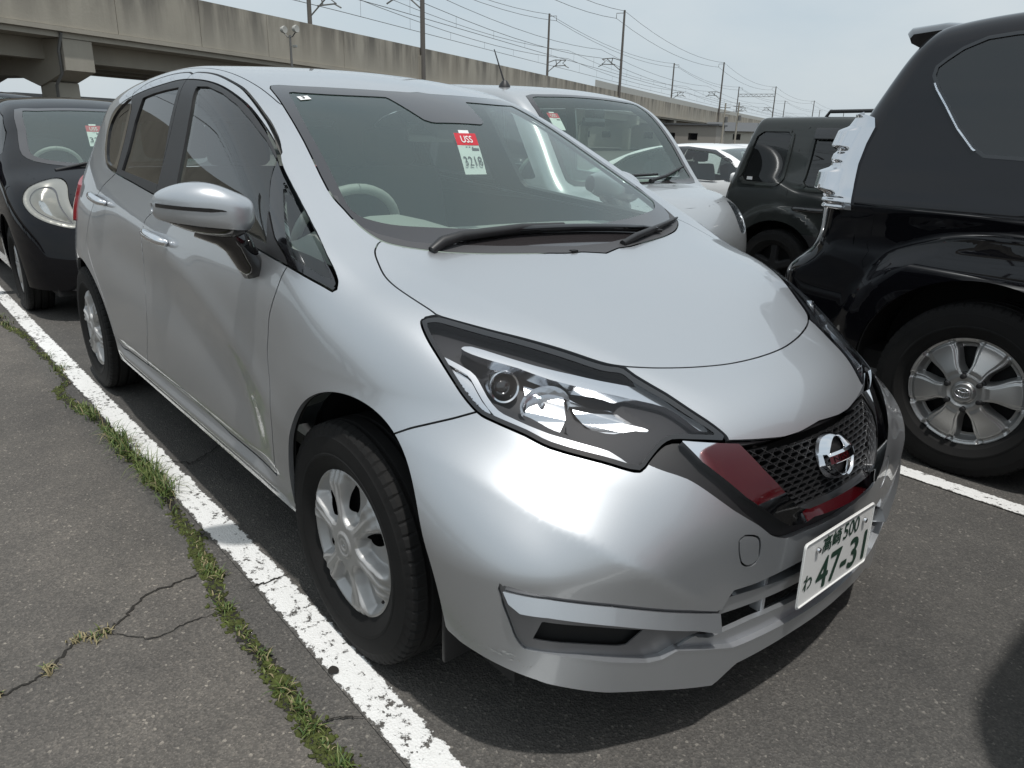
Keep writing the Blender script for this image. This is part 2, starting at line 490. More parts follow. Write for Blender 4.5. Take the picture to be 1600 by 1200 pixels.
def rot_y_mesh(Ms, flip):
    if not flip: return Ms
    V, N, T = Ms; s = np.array([-1, -1, 1.]); return V*s, N*s, T     # half turn about z: outward +y

def place_mesh(Ms, p): return Ms[0]+np.array(p), Ms[1], Ms[2]

def tyre_mesh(R, Wd, rim, n=180):
    """tyre ring: sidewall bulge, shoulder blocks cut by cross grooves, three circumferential grooves"""
    hw = Wd/2; sec = R-rim
    prof = [(rim-.004, -hw*.80), (rim+.006, -hw*.86), (rim+.012, -hw*.92), (rim+sec*.28, -hw*1.02), (rim+sec*.30, -hw*1.035), (rim+sec*.34, -hw*1.035), (rim+sec*.36, -hw*1.02), (rim+sec*.50, -hw*1.03), (rim+sec*.66, -hw*1.0), (rim+sec*.70, -hw*1.0), (rim+sec*.715, -hw*.985), (R-.026, -hw*.965), (R-.012, -hw*.93), (R-.004, -hw*.84)]
    tread = []
    for k, yy in enumerate((-.50, -.02, .46)):
        tread += [(R-.002+.002*(1-abs(yy)), hw*(yy-.07)), (R-.010, hw*(yy-.055)), (R-.010, hw*(yy+.075)), (R-.002+.002*(1-abs(yy)), hw*(yy+.09))]
    prof = prof+tread+[(a, -b) for a, b in prof[::-1]]
    P = np.array(prof); m = len(P)
    t = np.linspace(0, tau, n, endpoint=False)
    r = np.repeat(P[:, 0][:, None], n, 1)
    notch = ((np.arange(n) % 5) == 0)
    for i, (a, b) in enumerate(prof):
        if R-.030 < a < R-.0035 and abs(b) > hw*.80: r[i, notch] -= .0045
    V = np.stack([r*np.cos(t), np.repeat(P[:, 1][:, None], n, 1), r*np.sin(t)], -1).reshape(-1, 3)
    T = grid_tris(m, n, True); N = vnormals(V, T)
    cen = np.stack([V[:, 0]*0, V[:, 1]*0, V[:, 2]*0], 1)
    if (N*np.stack([V[:, 0], V[:, 1]*0, V[:, 2]], 1)).sum() < 0: T = T[:, ::-1]; N = -N
    return V, N, T
TYRE = {}
def add_wheel(parent, pos, out, R, Wd, rim, face, face_mat, face_name='hubcap', back=None, hi=True, steer=0):
    """wheel part (the tyre) with its face as sub-part; out=-1 faces -y"""
    key = (R, Wd, rim, hi)
    if key not in TYRE: TYRE[key] = tyre_mesh(R, Wd, rim, 320 if hi else 100)
    w = emit('wheel', TYRE[key], M['tyre'], parent, False); w.location = pos
    w.data.polygons.foreach_set('use_smooth', np.ones(len(w.data.polygons), bool)); w.data.set_sharp_from_angle(angle=radians(24))
    if out > 0: w.rotation_euler = (0, 0, pi)
    if steer: w.rotation_euler.z += steer
    f = emit(face_name, face, face_mat, w)
    lathe('rim_back', [(rim+.004, -Wd*.30), (rim-.012, -Wd*.22), (rim-.014, Wd*.1), (.02, Wd*.12), (.001, Wd*.12)], M['rim_dark'], w, 'y', 48 if hi else 24)
    return w, f
M['tyre'] = mat('tyre_rubber', (.014, .0137, .0135), .8, spec=.25)
_t = NT(M['tyre']); _p = _t.obj()
_t.l(_t.mix(_t.noise(_p, 14, 6), (.008, .008, .008), (.016, .0155, .015)), _t.b.inputs['Base Color']); _t.bump(_t.noise(_p, 260, 2), .001, .25)
M['rim_dark'] = mat('brake_and_rim_dark', (.02, .02, .021), .6, .3)
M['wheel_silver'] = mat('wheel_cover_silver', (.48, .48, .48), .46, .6)
_t = NT(M['wheel_silver']); _p = _t.obj()
_t.l(_t.mix(_t.noise(_p, 26, 5, .65), (.50, .50, .50), (.38, .375, .36)), _t.b.inputs['Base Color'])
M['alloy'] = mat('alloy_silver', (.50, .50, .49), .36, .7)

# ---------------------------------------------------------------- ground, markings, cracks, weeds
asphalt = mat('asphalt', (.06, .058, .055), .82)
def asphalt_nodes(m):
    t = NT(m); p = t.pos()
    v = t.n('TexVoronoi'); v.inputs['Scale'].default_value = 165; t.l(p, v.inputs['Vector'])
    sepc = t.n('SeparateColor'); t.l(v.outputs['Color'], sepc.inputs[0])
    chips = t.ramp(sepc.outputs[0], [(.0, (.053, .052, .050)), (.5, (.076, .074, .0705)), (.88, (.099, .096, .091)), (.975, (.12, .114, .105)), (.994, (.24, .23, .21))])
    v2 = t.n('TexVoronoi'); v2.inputs['Scale'].default_value = 330; t.l(p, v2.inputs['Vector'])
    s2 = t.n('SeparateColor'); t.l(v2.outputs['Color'], s2.inputs[0])
    fine = t.mix(.35, chips, t.ramp(s2.outputs[1], [(0, (.050, .049, .047)), (.8, (.088, .086, .082)), (.975, (.19, .18, .17))]))
    big = t.noise(p, .55, 5, .6); mid = t.noise(p, 5, 4, .6)
    dirt = t.mix(t.ramp(big, [(.35, (0, 0, 0)), (.70, (1, 1, 1))]), (.80, .79, .78), (1.24, 1.20, 1.15))
    mm = t.n('Mix', data_type='RGBA', blend_type='MULTIPLY'); mm.inputs[0].default_value = 1; t.l(fine, mm.inputs[6]); t.l(dirt, mm.inputs[7])
    m3 = t.n('Mix', data_type='RGBA', blend_type='MULTIPLY'); m3.inputs[0].default_value = 1; t.l(mm.outputs[2], m3.inputs[6]); t.l(t.ramp(mid, [(.3, (.84, .84, .84)), (.7, (1.12, 1.11, 1.09))]), m3.inputs[7])
    # older, drier surface on the walkway side of the long crack
    sp = t.n('SeparateXYZ'); t.l(p, sp.inputs[0])
    old = t.n('MapRange'); t.l(sp.outputs[1], old.inputs[0]); old.inputs[1].default_value = -.98; old.inputs[2].default_value = -1.06
    dry = t.n('Mix', data_type='RGBA', blend_type='MULTIPLY'); t.l(old.outputs[0], dry.inputs[0]); t.l(m3.outputs[2], dry.inputs[6]); dry.inputs[7].default_value = (1.24, 1.20, 1.16, 1)
    h = t.math('ADD', v.outputs['Distance'], t.math('MULTIPLY', v2.outputs['Distance'], .4))
    return t, p, dry.outputs[2], h
t, p, col, h = asphalt_nodes(asphalt); t.l(col, t.b.inputs['Base Color']); t.bump(h, .004, .5)
gx = [-1500, -60, -20, 0, 20, 60, 1500]; gy = [-1500, -60, 3.6, 8, 14, 60, 1500]; gz = [0, 0, 0, -.13, -.22, -.25, -.25]
kind(pydata('asphalt_ground', [(x, y, z) for y, z in zip(gy, gz) for x in gx], [(j*7+i, j*7+i+1, j*7+i+8, j*7+i+7) for j in range(6) for i in range(6)], asphalt), 'structure')

linem = mat('worn_white_line', (.74, .74, .72), .7)
t, p, col, h = asphalt_nodes(linem)
w1 = t.noise(p, 38, 6, .72); w2 = t.noise(p, 6, 4, .6); w3 = t.noise(p, 150, 3, .7)
uvn = t.n('TexCoord').outputs['UV']; su = t.n('SeparateXYZ'); t.l(uvn, su.inputs[0])
edge = t.math('ABSOLUTE', t.math('SUBTRACT', su.outputs[0], .5))          # 0 centre .. 0.5 edge
wear = t.math('ADD', t.math('ADD', t.math('MULTIPLY', w1, .75), t.math('MULTIPLY', w2, .35)), t.math('MULTIPLY', w3, .22))
er = t.n('MapRange'); t.l(edge, er.inputs[0]); er.inputs[1].default_value = .38; er.inputs[2].default_value = .50; er.inputs[3].default_value = 0; er.inputs[4].default_value = .20
worn = t.ramp(t.math('ADD', wear, er.outputs[0]), [(.715, (0, 0, 0)), (.75, (1, 1, 1))])
white = t.mix(t.noise(p, 70, 4, .6), (.80, .80, .785), (.66, .66, .64))
t.l(t.mix(worn, white, col), t.b.inputs['Base Color']); t.bump(t.math('ADD', h, t.math('MULTIPLY', worn, -.6)), .003, .5)
def stripe(name, pts, wd, z=.004):
    vs_, fs_ = [], []; n = len(pts)
    for i, (x, y) in enumerate(pts):
        for s in (-.5, .5): vs_.append((x, y+s*wd[i], z))
    for i in range(n-1): fs_.append((2*i, 2*i+1, 2*i+3, 2*i+2))
    o = pydata(name, vs_, fs_, linem); uv = o.data.uv_layers.new(name='UVMap')
    for pl in o.data.polygons:
        for li in pl.loop_indices: vi = o.data.loops[li].vertex_index; uv.data[li].uv = (vi % 2, (vi//2)/n)
    if max(v.co.z for v in o.data.vertices)-min(v.co.z for v in o.data.vertices) > 0: pass
    f = o.data.polygons[0]
    if f.normal.z < 0: o.data.flip_normals()
    return kind(o, 'structure')
xs = [3.0, 1.5, .45, -.45, -2, -3.5, -5, -9, -14]
stripe('white_bay_line', [(x, np.interp(x, [-14, -5, -.45, .45, 3], [-.95, -.912, -.865, -.872, -.885])) for x in xs], [.102]*4+[.10]*5)
stripe('white_bay_line', [(x, 1.468) for x in (6, 1.5, .4, -1, -3, -6, -12)], [.10]*7)
stripe('white_bay_line', [(x, 3.55) for x in (6, 2, -3, -12)], [.10]*4)

# cracks in the asphalt with moss and grass (traced on the ground)
CRACK = [(-7.5, -1.06), (-6.4, -1.02), (-5.3, -1.05), (-4.343, -1.029), (-4.072, -0.994), (-3.803, -0.965), (-3.487, -0.964), (-3.05, -0.937), (-2.751, -0.956), (-2.62, -1.015), (-2.281, -0.981), (-2.136, -0.953), (-1.779, -0.946), (-1.516, -0.94), (-1.278, -0.936), (-1.132, -0.94), (-0.896, -0.964), (-0.806, -0.956), (-0.678, -0.98), (-0.616, -0.982), (-0.545, -0.992), (-0.367, -1.019), (-0.244, -1.021), (-0.146, -1.021), (-0.056, -1.022), (0.042, -1.024), (0.167, -1.028), (0.273, -1.027), (0.42, -1.02), (.75, -1.03)]
BRANCH = [(-0.581, -0.994), (-0.568, -1.075), (-0.559, -1.165), (-0.488, -1.241), (-0.454, -1.285), (-0.448, -1.32), (-0.464, -1.361), (-0.396, -1.423), (-0.363, -1.462), (-0.35, -1.54), (-.30, -1.75)]
BRANCH2 = [(-0.439, -1.288), (-0.348, -1.207), (-0.36, -1.123), (-0.354, -1.049)]
CROSS = [(-0.411, -0.935), (-.408, -.88), (-0.404, -0.815)]
CROSS2 = [(-1.45, -.86), (-1.40, -.80), (-1.371, -0.778), (-1.43, -.69), (-1.513, -0.593)]
CROSS3 = [(.19, -1.02), (.20, -.97), (.235, -.925)]
crackm = mat('crack_shadow_soil', (.018, .016, .013), .95)
def rib(name, pts, w, mt, z, jit=.35, sub=10, parent=None):
    p = smooth_poly(pts, sub, False); vs_, fs_ = [], []
    p = p+np.cumsum(rng.normal(size=p.shape), 0)*0+rng.normal(size=p.shape)*min(.0035, w*1.3)
    for i, (x, y) in enumerate(p):
        d = p[min(i+1, len(p)-1)]-p[max(i-1, 0)]; d = d/max(np.linalg.norm(d), 1e-9); n = np.array([-d[1], d[0]])
        taper = min(1, i/6, (len(p)-1-i)/6)+.12
        a, b = w*taper*(1+jit*rng.normal()), w*taper*(1+jit*rng.normal()); o = w*.8*jit*rng.normal()
        for s in (max(a, .001), -max(b, .001)): vs_.append((x+n[0]*(s+o), y+n[1]*(s+o), z))
    for i in range(len(p)-1): fs_.append((2*i, 2*i+1, 2*i+3, 2*i+2))
    o = pydata(name, vs_, fs_, mt, parent)
    for q in o.data.polygons:
        if q.normal.z < 0: o.data.flip_normals()
        break
    return o
for pts, w, z in ((CRACK, .014, .0020), (BRANCH, .0030, .0024), (BRANCH2, .0016, .0028), (CROSS, .0026, .0062), (CROSS2, .0025, .0066), (CROSS3, .002, .0070)):
    kind(rib('asphalt_crack', pts, w, crackm, z), 'structure')
blot = pydata('tar_spot', [(.055+.016*cos(a)*(1+.1*sin(3*a)), -.905+.013*sin(a), .0078) for a in np.linspace(0, tau, 14, endpoint=False)], [tuple(range(14))], crackm); kind(blot, 'structure')
# moss: small bumpy tufts along the crack
mossm = mat('moss', (.055, .066, .012), .95)
t = NT(mossm); p = t.pos(); t.l(t.ramp(t.noise(p, 30, 5, .7), [(.3, (.030, .030, .008)), (.55, (.06, .075, .014)), (.75, (.10, .125, .03))]), t.b.inputs['Base Color'])
pc = smooth_poly(CRACK, 40, False)
_ico = bmesh.new(); bmesh.ops.create_icosphere(_ico, subdivisions=1, radius=1); _iv = np.array([v.co[:] for v in _ico.verts]); _if = np.array([[v.index for v in f.verts] for f in _ico.faces]); _ico.free()
cs_, rs_m = [], []
for i, (x, y) in enumerate(pc):
    if x < -7 or x > .7: continue
    dens = .55+.45*sin(x*7.3)+.3*sin(x*19+1)
    for k in range(9 if dens > .55 else 5 if dens > .25 else 1):
        cs_.append((x+rng.normal()*.012, y+rng.normal()*.012, .0005)); rs_m.append(.0025+.0055*rng.random()**2)
cs_, rs_m = np.array(cs_), np.array(rs_m); k_ = len(cs_)
V_ = _iv[None]*np.array([1.3, 1, .45])*rs_m[:, None, None]+rng.normal(size=(k_, len(_iv), 3))*rs_m[:, None, None]*.3+cs_[:, None]
F_ = (_if[None]+np.arange(k_)[:, None, None]*len(_iv)).reshape(-1, 3); V_ = V_.reshape(-1, 3)
kind(tag(emit('moss', (V_, vnormals(V_, F_), F_), mossm, None, False), 'green moss growing along the crack beside the white line', 'moss'), 'stuff')
# grass blades
gm_ = [mat('grass_blade', c, .6) for c in ((.085, .13, .028), (.045, .085, .018), (.13, .16, .045))]
drym = mat('dry_grass', (.26, .22, .12), .8)
def blade(bm, base, az, L, w, bend, mi):
    d = Vector((cos(az), sin(az), 0)); s = Vector((-sin(az), cos(az), 0)); n = 4; prev = None
    for k in range(n+1):
        u = k/n; a = bend*u; p = base+d*(L*u*sin(a)*.9)+Vector((0, 0, 1))*(L*u*cos(a)*.9)
        ww = w*(1-u)**.7+.0002; cur = (bm.verts.new(p-s*ww), bm.verts.new(p+s*ww))
        if prev: f = bm.faces.new((prev[0], prev[1], cur[1], cur[0])); f.material_index = mi; f.smooth = True
        prev = cur
bm = bmesh.new()
def patch(x, y, n, L, spread, dry=.08):
    for _ in range(n):
        b = Vector((x+rng.normal()*spread, y+rng.normal()*spread*.6, .001)); 
        mi = 3 if rng.random() < dry else int(rng.integers(0, 3))
        blade(bm, b, rng.random()*tau, L*(.4+.8*rng.random()), .0013+.0016*rng.random(), .3+1.25*rng.random(), mi)
for i in range(0, len(pc)):
    x, y = pc[i]
    if -2.35 < x < -.98:
        k = 1.0 if -2.0 < x < -1.05 else .5
        if rng.random() < .45+.4*sin(x*13): patch(x, y+.012*rng.normal(), int(7*k), .06*k+.02, .022, .14)
    elif x > -7 and rng.random() < .14: patch(x, y, 5, .020, .012, .3)
for c in ((-1.55, -.95), (-1.32, -.93), (-1.75, -.96), (-1.15, -.93), (-1.45, -.92), (-2.1, -.97), (-1.25, -.95), (-1.62, -.97)): patch(*c, 34, .105, .022, .08)
for c in ((-.56, -.985), (-.52, -.97), (-.35, -1.02), (-.1, -1.02), (.05, -1.025), (.12, -1.03), (.2, -1.03), (.33, -1.025)): patch(*c, 26, .040, .013, .15)
for c in ((-.46, -1.36), (-.44, -1.33), (-.38, -1.44), (-.35, -1.55), (-.45, -1.30)): patch(*c, 26, .028, .012, .7)
for c in ((-4.5, -1.03), (-4.3, -1.02), (-3.3, -.95), (-3.0, -.94)): patch(*c, 30, .06, .03, .1)
o = link_bm('grass', bm, gm_+[drym]); kind(tag(o, 'weedy grass growing out of the crack between walkway and white line', 'grass'), 'stuff')

# ---------------------------------------------------------------- railway viaduct beyond the car park
conc = mat('viaduct_concrete', (.30, .285, .25), .9)
t = NT(conc); p = t.pos()
mp = t.n('Mapping'); mp.inputs['Scale'].default_value = (.32, .32, .05); t.l(p, mp.inputs[0])
streak = t.ramp(t.noise(mp.outputs[0], 3.0, 5, .6), [(.40, (0, 0, 0)), (.60, (1, 1, 1))])
blot = t.noise(p, .35, 5, .6)
sepz = t.n('SeparateXYZ'); t.l(p, sepz.inputs[0])
topw = t.n('MapRange'); t.l(sepz.outputs[2], topw.inputs[0]); topw.inputs[1].default_value = 5.7; topw.inputs[2].default_value = 8.0
dirt = t.math('MULTIPLY', t.math('ADD', topw.outputs[0], .12), streak)
warm = t.noise(p, .12, 3)
c1 = t.mix(blot, (.29, .268, .225), (.41, .38, .32))
c2 = t.mix(t.math('MINIMUM', t.math('MULTIPLY', dirt, .72), .75), c1, (.075, .07, .062))
t.l(t.mix(t.ramp(warm, [(.45, (0, 0, 0)), (.65, (.22, .22, .22))]), c2, (.42, .37, .29)), t.b.inputs['Base Color']); t.bump(t.noise(p, 9, 6), .02, .35)
pale = mat('noise_wall_panel', (.42, .42, .39), .8)
steel = mat('galvanised_steel', (.16, .16, .155), .6, .3)
rust = mat('mast_steel_weathered', (.115, .105, .095), .75)
wirem = mat('overhead_wire', (.06, .06, .06), .6)
CAMXY = np.array([1.4486, -1.557]); UU = np.array([-.4438, .8961]); UU = UU/np.linalg.norm(UU); NN = np.array([-UU[1], UU[0]])   # NN points away from the lot
_via = cspline([(-400, 50.), (-120, 39.5), (24, 34.3), (60, 32.7), (110, 31.3), (170, 28.6), (240, 24.2), (340, 14.0), (480, -6)])
def vpt(a, off=0.0):
    e = .5; p0 = float(_via(a)); q = CAMXY+UU*a+NN*p0
    d = UU*2*e+NN*(float(_via(a+e))-float(_via(a-e))); d = d/np.linalg.norm(d); nrm = np.array([-d[1], d[0]])
    return q+nrm*off
def strip(name, a0, a1, prof, mt, parent, step=10, close=True):
    """profile of (outward offset from the near face, z) swept along the track"""
    n = max(2, int(math.ceil((a1-a0)/step))+1); vs_, fs_ = [], []; m = len(prof)
    for i in range(n):
        a = a0+(a1-a0)*i/(n-1)
        for o, z in prof: q = vpt(a, o); vs_.append((q[0], q[1], z))
    for i in range(n-1):
        for k in range(m if close else m-1): fs_.append((i*m+k, i*m+(k+1) % m, (i+1)*m+(k+1) % m, (i+1)*m+k))
    if close: fs_ += [tuple(range(m)), tuple(range((n-1)*m, n*m))[::-1]]
    bm = bmesh.new(); v_ = [bm.verts.new(q) for q in vs_]
    for f in fs_: bm.faces.new([v_[i] for i in f])
    bmesh.ops.recalc_face_normals(bm, faces=bm.faces); return link_bm(name, bm, mt, parent)
via = thing('railway_viaduct', 'stained concrete railway viaduct running across behind the parked cars', 'viaduct', (*vpt(27), 0))
bpy.context.view_layer.update()
def vchild(o):
    o.parent = via; o.matrix_parent_inverse = via.matrix_world.inverted(); return o
# parapet panels, each its own piece, with open joints
edges = [-330, -300, -270, -240, -210, -180, -150, -120, -100, -84, -68, -52, -40, -29, -18, -8, 2, 12, 21.5, 29.2, 34.4, 39.6, 47, 55.5, 63, 71, 80, 90, 101, 112, 124, 138, 152, 168, 185, 205, 228, 255, 290, 330, 380, 440]
for a0, a1 in zip(edges, edges[1:]):
    top = 8.0
    w = strip('parapet_panel', a0+.02, a1-.02, [(0, 5.62), (0, top), (.28, top), (.28, 5.62)], conc, None, 8); vchild(w)
    if a0 >= 101: w2 = strip('noise_panel', a0+.03, a1-.03, [(.02, top+.003), (.02, top+.85), (.10, top+.85), (.10, top+.003)], pale, None, 8); vchild(w2)
vchild(strip('deck_edge', -330, 440, [(-.10, 5.40), (-.10, 5.60), (.5, 5.60), (.5, 5.40)], conc, None, 10))
vchild(strip('deck_slab', -330, 440, [(.1, 5.15), (.1, 5.39), (11.5, 5.39), (11.5, 5.15)], conc, None, 10))
vchild(strip('far_parapet', -330, 440, [(11.2, 5.62), (11.2, 8.0), (11.5, 8.0), (11.5, 5.40)], conc, None, 10))
for o in (1.6, 4.2, 6.8, 9.4): vchild(strip('girder', -330, 440, [(o, 4.25), (o, 5.14), (o+.8, 5.14), (o+.8, 4.25)], conc, None, 10))
for a in [27+24*k for k in range(-9, 12)]:
    c = Vector((*vpt(a, 0), 0)); q = vpt(a+.5, 0)-vpt(a-.5, 0); ang = math.atan2(q[1], q[0]); R = Matrix.Rotation(ang, 4, 'Z')
    # cross beam with haunched ends on two columns; local x along track, y away
    out = [(.15, 3.75), (.15, 5.13), (11.2, 5.13), (11.2, 3.75), (9.8, 3.3), (8.9, 3.05), (7.2, 3.55), (3.9, 3.55), (2.3, 3.05), (1.5, 3.3)]
    Mx = Matrix.Translation(c) @ R @ Matrix(((0, 0, 1, 0), (1, 0, 0, 0), (0, 1, 0, 0), (0, 0, 0, 1)))
    vchild(prism('cross_beam', out, -.75, .75, conc, None, Mx))
    for yy in (1.9, 9.3):
        b = box('column', (0, 0, 0), (1.25, 1.15, 3.4), conc, None, bevel=.06); b.matrix_world = Matrix.Translation(c) @ R @ Matrix.Translation((0, yy, 1.55)); vchild(b)
    if -40 < a < 120:
        pp = [Matrix.Translation(c) @ R @ Vector(v) for v in ((-.85, -.02, 5.35), (-.85, .35, 4.6), (-.85, .35, 3.6), (-.70, 1.1, 3.1), (-.70, 1.25, .1))]
        vchild(tube('drain_pipe', pp, .07, steel, None, 8))
    bpy.context.view_layer.update()
# overhead line masts
def mast(a, off, z0, z1, lean=0, group=None, label='', bracket=1, arm_to=None):
    c = Vector((*vpt(a, off), 0)); q = vpt(a+.5)-vpt(a-.5); ang = math.atan2(q[1], q[0])
    t_ = thing('catenary_mast', label, 'mast', (c.x, c.y, z0), ang, group)
    tube('post', [(0, 0, 0), (0, 0, z1-z0)], [.22, .15], rust, t_, 8)
    h = z1-z0; s = 1 if off < 5 else -1
    tube('top_arm', [(0, 0, h-.35), (0, s*1.15, h-.35), (0, s*1.15, h-1.0)], .045, rust, t_, 6)
    bm = bmesh.new(); zb = h*.50
    for p_ in ([(0, 0, zb), (0, s*1.2, zb+.35), (0, s*2.9, zb+.28)], [(0, 0, zb-1.35), (0, s*2.2, zb+.30)], [(0, s*.9, zb-.5), (0, s*2.9, zb-.42)], [(0, s*2.9, zb+.28), (0, s*2.4, zb-.1), (0, s*2.9, zb-.42)], [(0, s*1.3, zb+.35), (0, s*1.5, zb-.46)], [(0, s*2.7, zb-.42), (0, s*3.4, zb-.75)]): add_tube(bm, p_, .065, 5)
    bmesh.ops.recalc_face_normals(bm, faces=bm.faces); link_bm('bracket', bm, steel, t_, True, 60)
    if off < 5 and z0 < 6: box('anchor_block', (0, .18, .9), (.55, .30, 1.8), conc, t_)
    return t_
MASTS = [-106, -52, 3, 57, 111, 184, 260, 340, 421]
for a in MASTS:
    for off in (-.2, 11.2):
        side_ = 'near' if off < 5 else 'far'
        lab = f'railway mast on the {side_} side, '+{-106: 'first of the row beyond the left edge', -52: 'second of the row beyond the left edge', 3: 'just out past the left edge', 57: 'standing above the silver hatchback roof', 111: 'standing above the aerial of the silver van', 184: 'between the van roof and olive car', 260: 'holding up the lattice beam', 340: 'beyond the lattice beam', 421: 'smallest and last of the row'}[a]
        mast(a, off, 5.6 if off < 5 else 5.4, 18.6, group='catenary masts along the viaduct', label=lab)
# lattice beam between the two masts of one pair
p0, p1 = Vector((*vpt(260, 0), 15.6)), Vector((*vpt(260, 11.2), 15.6)); bm = bmesh.new()
for z in (0, .8): add_tube(bm, [p0+Vector((0, 0, z)), p1+Vector((0, 0, z))], .07, 5)
for k in range(14):
    a_, b_ = p0.lerp(p1, k/14), p0.lerp(p1, (k+1)/14); add_tube(bm, [a_+Vector((0, 0, .8*(k % 2))), b_+Vector((0, 0, .8*(1-k % 2)))], .05, 5)
bmesh.ops.recalc_face_normals(bm, faces=bm.faces)
tag(link_bm('lattice_beam', bm, steel, None), 'steel lattice beam spanning between two railway masts over the far track', 'lattice beam')
# overhead wires, sagging from mast to mast
def wire(off, z, sag, r, name, lab, a0=-106, n=9):
    pts = []
    for q0, q1 in zip(MASTS, MASTS[1:]):
        for k in range(n):
            u = k/n; a = q0+(q1-q0)*u; q = vpt(a, off); pts.append((q[0], q[1], z-sag*4*u*(1-u)))
    q = vpt(MASTS[-1], off); pts.append((q[0], q[1], z))
    o = tube(name, pts, r, wirem, None, 4); tag(o, lab, 'wire', 'overhead wires of the railway')
for off, nm in ((2.9, 'near'), (8.0, 'far')):
    wire(off, 11.0, .05, .026, 'contact_wire', f'straight contact wire over the {nm} track of the viaduct')
    wire(off, 12.5, .9, .026, 'messenger_wire', f'sagging messenger wire above the {nm} track contact wire')
    wire(off, 13.6, 1.0, .024, 'feeder_wire', f'feeder wire hung between masts above the {nm} track')
for off, z, w in ((-.2, 18.5, 'tips of the near masts'), (.95, 17.6, 'top arms of the near masts'), (11.2, 18.5, 'tips of the far masts'), (10.05, 17.6, 'top arms of the far masts')):
    wire(off, z, 1.3, .028, 'power_wire', f'upper power line strung along the {w}')
# droppers hanging between messenger and contact wire
bm = bmesh.new()
for off in (2.9, 8.0):
    for a in range(-60, 300, 8):
        i = max(j for j in range(len(MASTS)) if MASTS[j] <= a); u = (a-MASTS[i])/(MASTS[i+1]-MASTS[i]); q = vpt(a, off)
        add_tube(bm, [(q[0], q[1], 11.0), (q[0], q[1], 12.5-.9*4*u*(1-u))], .014, 4, False)
kind(tag(link_bm('droppers', bm, wirem), 'thin dropper wires hanging between the overhead messenger and contact wires', 'wires'), 'stuff')
# flood light pole in front of the viaduct
c = vpt(38.2, -3.0); lp = thing('floodlight_pole', 'grey pole with two round floodlights in front of the viaduct parapet', 'light pole', (c[0], c[1], 0), .3)
tube('pole', [(0, 0, 0), (0, 0, 6.6)], [.09, .06], steel, lp, 8)
tube('crossarm', [(-.5, 0, 6.75), (-.2, 0, 6.5), (.2, 0, 6.5), (.5, 0, 6.75)], .035, steel, lp, 6)
for s in (-1, 1): lathe('floodlight', [(0, -.16), (.16, -.14), (.21, .05), (.19, .12), (0, .10)], pale, lp, 'x', 16, (s*.5, 0, 6.9))
box('camera_box', (.25, .1, 6.0), (.3, .14, .14), pale, lp, bevel=.02)
# house with grey roof and utility poles near the far end
hx = thing('house', 'small cream house with a dark grey pitched roof beside the viaduct', 'house', (-93.2, 139.5, 0), .45)
wallm = mat('cream_render', (.50, .48, .42), .9); roofm = mat('grey_roof_tile', (.09, .095, .10), .7)
box('wall', (0, 0, 1.9), (9, 7, 3.8), wallm, hx)
pydata('roof', [(-5.2, -4.2, 3.7), (5.2, -4.2, 3.7), (5.2, 4.2, 3.7), (-5.2, 4.2, 3.7), (-5.2, 0, 5.5), (5.2, 0, 5.5)], [(0, 1, 5, 4), (2, 3, 4, 5), (0, 4, 3), (1, 2, 5), (3, 2, 1, 0)], roofm, hx)
for u in (-2.6, 1.6): box('window', (u, -3.52, 2.6), (1.5, .06, 1.1), M['gloss_black'], hx)
for u in (-1.5, 1.5): box('window', (4.52, u, 2.6), (.06, 1.2, 1.0), M['gloss_black'], hx)
# low dark buildings and hedge line under the far spans
for k, (x, y, w, d, h, cz, lab) in enumerate([(-66, 48, 22, 10, 3.6, (.10, .10, .095), 'long low grey shed seen under the viaduct deck'), (-95, 112, 30, 10, 4.2, (.30, .28, .25), 'pale low warehouse beyond the viaduct'),
                                             (-104, 20, 16, 9, 4.0, (.10, .07, .05), 'brown roofed low house behind the viaduct piers'), (-80, 10, 12, 8, 3.4, (.16, .15, .14), 'small grey house beyond the viaduct columns')]):
    b = thing('building', lab, 'building', (x, y, 0), .46)
    box('wall', (0, 0, h/2), (w, d, h), mat('shed_wall', cz, .9), b); box('roof', (0, 0, h+.14), (w+.8, d+.8, .28), roofm, b)
    for q in range(int(w//4)): box('window', (-w/2+2+q*4, -d/2-.02, h*.55), (1.6, .05, 1.1), M['gloss_black'], b)
for i, (px, py, h, lab) in enumerate([(-66.5, 97.3, 6.9, 'concrete utility pole nearest the grey roofed house'), (-69.0, 104.5, 7.4, 'slim concrete utility pole behind the grey roofed house'), (-78, 26, 8.5, 'leaning wooden pole seen between viaduct columns')]):
    o = thing('utility_pole', lab, 'utility pole', (px, py, 0), .4)
    tube('pole', [(0, 0, 0), (.05 if i < 2 else .7, 0, h)], [.17, .11], conc, o, 8)
    for z in (.6, 1.3): tube('crossarm', [(-.8, 0, h-z), (.8, 0, h-z)], .05, steel, o, 6)
    lathe('transformer', [(0, -.4), (.24, -.38), (.24, .38), (0, .42)], steel, o, 'z', 14, (.35, 0, h-2.3))

